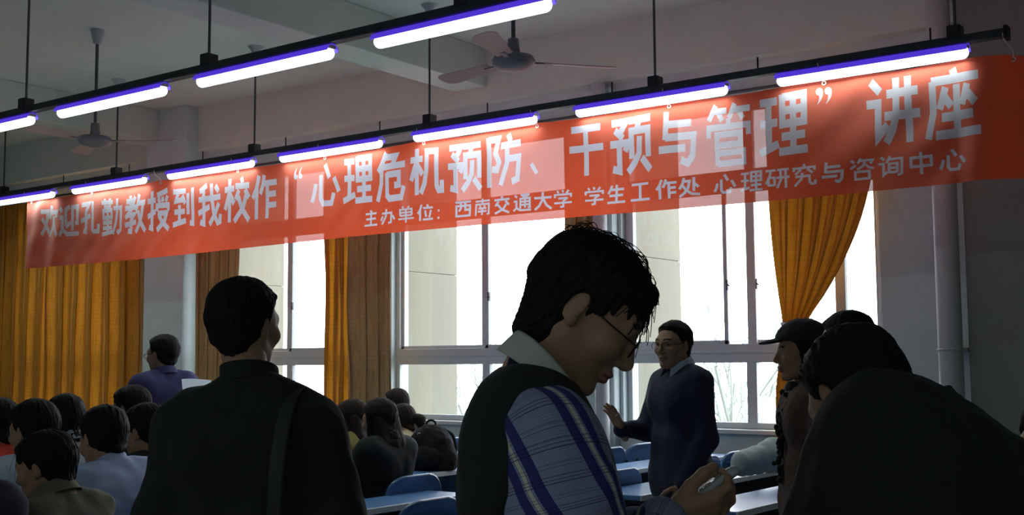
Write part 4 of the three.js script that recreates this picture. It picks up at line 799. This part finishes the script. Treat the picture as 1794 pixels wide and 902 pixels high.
// the leaning man in black at the right
buildPerson({
  label: 'man in a black padded jacket bending forward at the right, back to the camera', at: at(1503, 696, 2.05), facing: 214, lean: 0.36, roll: 0.4, wide: 0.84, bulk: 1.1, head: [0.68, -0.2, 0.0], headScale: 0.96, headShift: [0.1, -0.085, 0.045],
  arms: [{ el: [0.08, 1.06, 0.22], wr: [0.1, 0.84, 0.36] }, { el: [-0.36, 0.98, 0.1], wr: [-0.3, 0.78, 0.28] }],
  hair: { thick: 0.018, amp: 0.005, freq: 50, seed: 9, low: 0.02 }, top: { color: '#17191a', off: 0.055, fold: 0.012, collar: 'stand', collarWidth: 0.05, collarR: 0.075, collarDip: 0.04, hem: -0.2, seed: 5 }, trousers: '#131417',
});
// the lecturer by the window
buildPerson({
  label: 'smiling older man in glasses and a navy sweater with a raised hand by the window', at: at(1180, 605, 6.05), facing: 292, wide: 1.0, bulk: 1.12, head: [0.03, 0.38, 0], fine: true,
  arms: [{ el: [0.21, 1.1, -0.03], wr: [0.17, 0.87, 0.08] }, { el: [-0.21, 1.13, 0.08], wr: [-0.15, 1.14, 0.27] }],
  hands: [{}, { dir: [0.05, 0.9, 0.5], normal: [0.2, 0.3, 0.9], bend: [0.12, 0.2, 0.15], spread: 0.12 }],
  hair: { thick: 0.013, amp: 0.003, freq: 60, seed: 12, hairline: 0.006, taper: 0.03 }, glasses: true, top: { name: 'sweater', color: '#23233f', off: 0.018, fold: 0.007, collar: 'fold', collarColor: '#b4bed4', collarLift: 0.022, collarWidth: 0.042, collarR: 0.064, hem: -0.17, seed: 8 }, trousers: '#1e2029',
});
// the woman in the cap
{
  const p = buildPerson({
    label: 'woman in a dark peaked cap and brown knobbly coat, in profile beside the curtain', at: at(1403, 618, 5.0), facing: 268, wide: 0.92, head: [0.06, 0.03, 0],
    hair: { thick: 0.02, amp: 0.004, seed: 15, long: 0.2, coverEars: true, low: 0.02 }, top: { name: 'coat', color: '#4d3c36', off: 0.03, fold: 0.008, knobby: true, hem: -0.35, seed: 9 }, trousers: '#1a1a20',
  });
  const cf = new Field(); cf.ell([0, 0.062, -0.015], [0.104, 0.092, 0.122], 0.01); cf.sub((x, y, z) => y - 0.05 - z * 0.12, 0.008); cf.bump = (x, y, z) => 0.003 * N(x * 30, y * 30, z * 30);
  const cap = part('cap', cf.mesh(0.006).applyMatrix4(p.H), std({ color: '#20202a', roughness: 0.9 }), p.root);
  const pf = new Field(); pf.ell([0, 0.062, 0.105], [0.072, 0.011, 0.082], 0.01, [0.12, 0, 0]); pf.bump = (x, y, z) => 6 * x * x;
  part('cap_peak', pf.mesh(0.005).applyMatrix4(p.H), std({ color: '#1c1c28', roughness: 0.85 }), cap);
  const sf = new Field(), r = rng(3);
  for (let i = 0; i < 40; i++) { const a = r() * 6.28, q = p.J.neck.clone().add(V(Math.cos(a) * 0.085, -0.01 - r() * 0.03, 0.012 + Math.sin(a) * 0.085)); sf.ell(q, [0.018 + r() * 0.008, 0.016, 0.018], 0.01); }
  for (let i = 0; i < 60; i++) { const v = i / 60; sf.ell(p.J.neck.clone().add(V((r() - 0.5) * 0.11, -0.03 - v * 0.42, 0.10 + 0.05 * Math.min(1, v * 2.2) + (r() - 0.5) * 0.04)), [0.013, 0.011 + r() * 0.006, 0.012], 0.004); }
  part('frilly_scarf', sf.mesh(0.007), std({ color: '#131318', roughness: 0.95 }), p.root);
}
buildPerson({ label: 'person with short dark hair standing behind the leaning man, only the crown showing', at: at(1484, 603, 4.6), facing: 236, head: [0.15, 0, 0], hair: { thick: 0.018, seed: 18, amp: 0.003 }, top: { color: '#1d1e24', seed: 3 } });
buildPerson({ label: 'person at the right picture edge, only the side of the face showing', pose: 'sit', at: at(1862, 795, 3.0), facing: 262, hair: { thick: 0.018, seed: 19, fringe: 0.6 }, top: { color: '#18181c', seed: 4, collar: 'fold' } });
// the student standing at the left with a sheet of paper
{
  const p = buildPerson({
    label: 'student in a purple jacket standing at the left with a sheet of paper', at: at(285, 622, 7.4), facing: 222, wide: 0.9, head: [0.05, 0.35, 0],
    arms: [{ el: [0.2, 1.13, 0.02], wr: [0.16, 1.02, 0.2] }, { el: [-0.31, 1.2, -0.02], wr: [-0.47, 1.13, 0.14] }], hands: [{}, { dir: [-0.3, 0.1, 0.8], normal: [0.9, 0.2, 0.3], bend: [0.5, 0.7, 0.4] }],
    hair: { thick: 0.017, seed: 22, amp: 0.004 }, top: { color: '#3a3562', off: 0.026, fold: 0.009, collar: 'fold', seed: 6 }, glasses: true,
  });
  const t = thing('paper_sheet', 'white sheet of paper held out by the standing student in purple', 'paper');
  const a = at(318, 664, 7.25), b = at(370, 666, 7.15), c = at(322, 703, 7.05), d = at(376, 708, 6.95);
  part('paper', sheet(12, 10, (u, v) => a.clone().lerp(b, u).lerp(c.clone().lerp(d, u), v).add(V(0, 0.006 * Math.sin(u * 3.1), 0.02 * Math.sin(u * 3.1))).toArray()), new THREE.MeshPhysicalMaterial({ color: '#e6edf9', roughness: 1, transmission: 0.35, thickness: 0, side: THREE.DoubleSide }), t);
}
// seated students
const S = (o) => student(o);
S({ label: 'student at the left picture edge in a red top', at: at(-4, 742, 6.0), hair: { thick: 0.018, seed: 31 }, top: { color: '#b8361f', seed: 1 } });
S({ label: 'student with black hair and a white top, behind the olive jacket at the left', at: at(58, 756, 5.1), lean: 0.15, head: [0.15, 0.15, 0], hair: { thick: 0.024, seed: 32, crown: true }, top: { name: 'shirt', color: '#b9c6d6', seed: 2 } });
S({ label: 'student with grey shirt collar, only the back of the head showing', at: at(112, 738, 5.8), head: [0.05, -0.1, 0], hair: { thick: 0.018, seed: 33, low: 0.004 }, top: { name: 'shirt', color: '#8d929c', seed: 3, collar: 'fold' } });
S({ label: 'student hunched in a pale blue shirt with the back turned', at: at(180, 770, 4.85), lean: 0.4, head: [0.35, -0.05, 0.08], wide: 1.08, bulk: 1.1, hair: { thick: 0.022, seed: 34, back: 0.015, low: 0.01 }, top: { name: 'shirt', color: '#a9b8e0', fold: 0.012, seed: 4, collar: 'stand', collarWidth: 0.03 } });
S({ label: 'student with dark hair in front of the standing one in purple', at: at(230, 716, 6.9), head: [0.1, 0.2, 0], hair: { thick: 0.02, seed: 35, fringe: 0.7 }, top: { color: '#20242b', seed: 5 } });
S({ label: 'student in a black top right of the pale blue shirt, looking left', at: at(254, 758, 5.4), lean: 0.12, head: [0.2, 0.25, 0], hair: { thick: 0.022, seed: 36 }, top: { color: '#1a2022', seed: 6 } });
S({ label: 'student in an olive beige jacket, nearest at the lower left corner', at: at(80, 820, 4.1), facing: STAGE + 12, lean: 0.22, head: [0.22, 0.25, 0], fine: true, wide: 1.05, hair: { thick: 0.022, seed: 37, fringe: 0.7, crown: true, strands: 60 }, top: { color: '#6b6a5c', seed: 7, fold: 0.01, collar: 'fold', collarWidth: 0.05, collarR: 0.072 } });
S({ label: 'person in a dark purple coat cut by the lower left picture edge', at: at(-125, 805, 3.6), hair: { thick: 0.02, seed: 38 }, wide: 1.1, bulk: 1.15, top: { color: '#1c1838', off: 0.035, seed: 8 } });
S({ label: 'girl with long brown hair and a dark jacket beside the gold curtain', at: at(664, 738, 6.7), wide: 0.92, head: [0.1, -0.05, 0], hair: { thick: 0.022, seed: 39, long: 0.3, mat: hairBrown, coverEars: true, low: 0.03 }, top: { color: '#15191d', off: 0.024, seed: 9 } });
S({ label: 'student in an olive top half hidden behind the long-haired girl', at: at(616, 734, 7.6), wide: 0.9, head: [0.1, 0.2, 0], hair: { thick: 0.022, seed: 40, long: 0.16, mat: hairBrown, coverEars: true }, top: { color: '#7d7440', seed: 10 } });
S({ label: 'student whose round dark head shows farthest back by the window', at: at(694, 709, 9.4), head: [0.1, 0, 0], hair: { thick: 0.02, seed: 41, mat: hairBrown }, top: { color: '#1d2024', seed: 11 } });
S({ label: 'girl with a ponytail and a cream top near the window', at: at(703, 738, 8.3), lean: 0.3, wide: 0.84, head: [0.15, 0.25, 0], hair: { thick: 0.02, seed: 42, bun: [-0.04, -0.01, -0.145], mat: hairBrown, coverEars: true }, top: { name: 'blouse', color: '#b3a888', seed: 12 } });

// chairs: one under every seated student, the free ones along the rows
const CH = ['under the student in the red top', 'under the student in the white top', 'under the student with the grey collar', 'under the student in the pale blue shirt', 'under the student in front of the purple jacket', 'under the student in black right of the pale blue shirt', 'under the student in the olive jacket', 'under the person in dark purple', 'under the long-haired girl', 'under the student in the olive top', 'under the farthest student', 'under the girl with the ponytail'];
seats.forEach((p, i) => chair(p.x + 0.03, p.z, -Math.PI / 2, 'blue plastic chair ' + CH[i], 'blue plastic lecture chairs'));
const free = [[-2.5, -4.72, 'nearest free blue chair between the phone and the leaning man'], [-3.5, -4.16, 'free blue chair at the bottom edge in front of the lit table'], [-3.58, -6.98, 'free blue chair left of the padded coat'], [-3.6, -7.48, 'free blue chair behind the padded coat by the wall'], [-3.62, -7.98, 'free blue chair nearest the wall behind the padded coat'], [-4.53, -7.35, 'free blue chair left of the lecturer’s raised hand'], [-4.56, -7.85, 'free blue chair below the lecturer’s raised hand'], [-5.38, -6.0, 'free blue chair in front of the black backpack'], [-6.2, -7.6, 'free blue chair beyond the black backpack under the window'], [-3.55, -5.9, 'free blue chair behind the young man’s vest']];
for (const [x, z, l] of free) chair(x - 0.22, z, -Math.PI / 2, l, 'blue plastic lecture chairs');

// ---------------------------------------------------------------- small things
{
  const t = thing('backpack', 'black backpack standing on the table by the window', 'backpack', [-5.14, 0.752, -6.06], 0.3), m = std({ color: '#0e0c12', roughness: 0.9 });
  const f = new Field(); f.ell([0, 0.13, 0], [0.16, 0.15, 0.1], 0.05).cap([-0.11, 0.05, 0], [0.11, 0.05, 0], 0.075, 0.075, 0.06).ell([0, 0.2, 0], [0.11, 0.09, 0.07], 0.05);
  f.bump = (x, y, z) => 0.012 * N(x * 12, y * 10, z * 12) + 0.006 * N(x * 30, y * 30, z * 30); f.sub((x, y, z) => y - 0.002, 0.01);
  part('bag_body', f.mesh(0.008), m, t);
  const q = new Field(); q.ell([0, 0.09, 0.085], [0.1, 0.075, 0.045], 0.02); q.bump = (x, y, z) => 0.006 * N(x * 18, y * 18, z * 18); part('front_pocket', q.mesh(0.007), m, t);
  part('carry_loop', tube([[-0.03, 0.27, 0], [-0.028, 0.31, 0.005], [0.0, 0.325, 0.005], [0.028, 0.31, 0], [0.03, 0.27, 0]], 0.007, 20, 8), m, t);
  for (const s of [-1, 1]) part('shoulder_strap', tube([[s * 0.06, 0.26, -0.06], [s * 0.1, 0.22, -0.12], [s * 0.12, 0.12, -0.13], [s * 0.11, 0.02, -0.1]], 0.014, 20, 8), m, t);
  for (const [x, y] of [[-0.055, 0.235], [-0.095, 0.19]]) part('metal_ring', new THREE.TorusGeometry(0.009, 0.003, 8, 16).translate(x, y, 0.075), std({ color: '#c9ccd2', roughness: 0.3, metalness: 0.8 }), t);
}
{
  const t = thing('padded_coat', 'pale grey padded coat lying across the table by the nearest window', 'coat');
  const a = at(1302, 812, 6.75), b = at(1356, 797, 6.9), c = at(1420, 800, 7.0); a.y = Math.max(a.y, 0.83);
  const m = std({ color: '#a9b3b6', roughness: 0.95 });
  const len = V().subVectors(b, a).normalize();
  const f = new Field(); f.cap(a, b, 0.068, 0.085, 0.04).cap(b, c, 0.085, 0.1, 0.05);
  f.bump = (x, y, z) => { const s = (x - a.x) * len.x + (y - a.y) * len.y + (z - a.z) * len.z; return -0.006 * Math.abs(Math.sin(s * 42)) + 0.006 * N(x * 14, y * 14, z * 14); };
  f.sub((x, y, z) => y - 0.753, 0.01); part('sleeve', f.mesh(0.008), m, t);
  const g = new Field(); g.ell(V(c.x + 0.05, 0.84, c.z), [0.2, 0.1, 0.16], 0.05).ell(V(c.x + 0.02, 0.82, c.z - 0.2), [0.18, 0.08, 0.16], 0.06); g.bump = (x, y, z) => -0.008 * Math.abs(Math.sin(x * 30)) + 0.01 * N(x * 9, y * 9, z * 9); g.sub((x, y, z) => y - 0.753, 0.01); part('coat_body', g.mesh(0.01), m, t);
}
renderer.render(scene, camera);
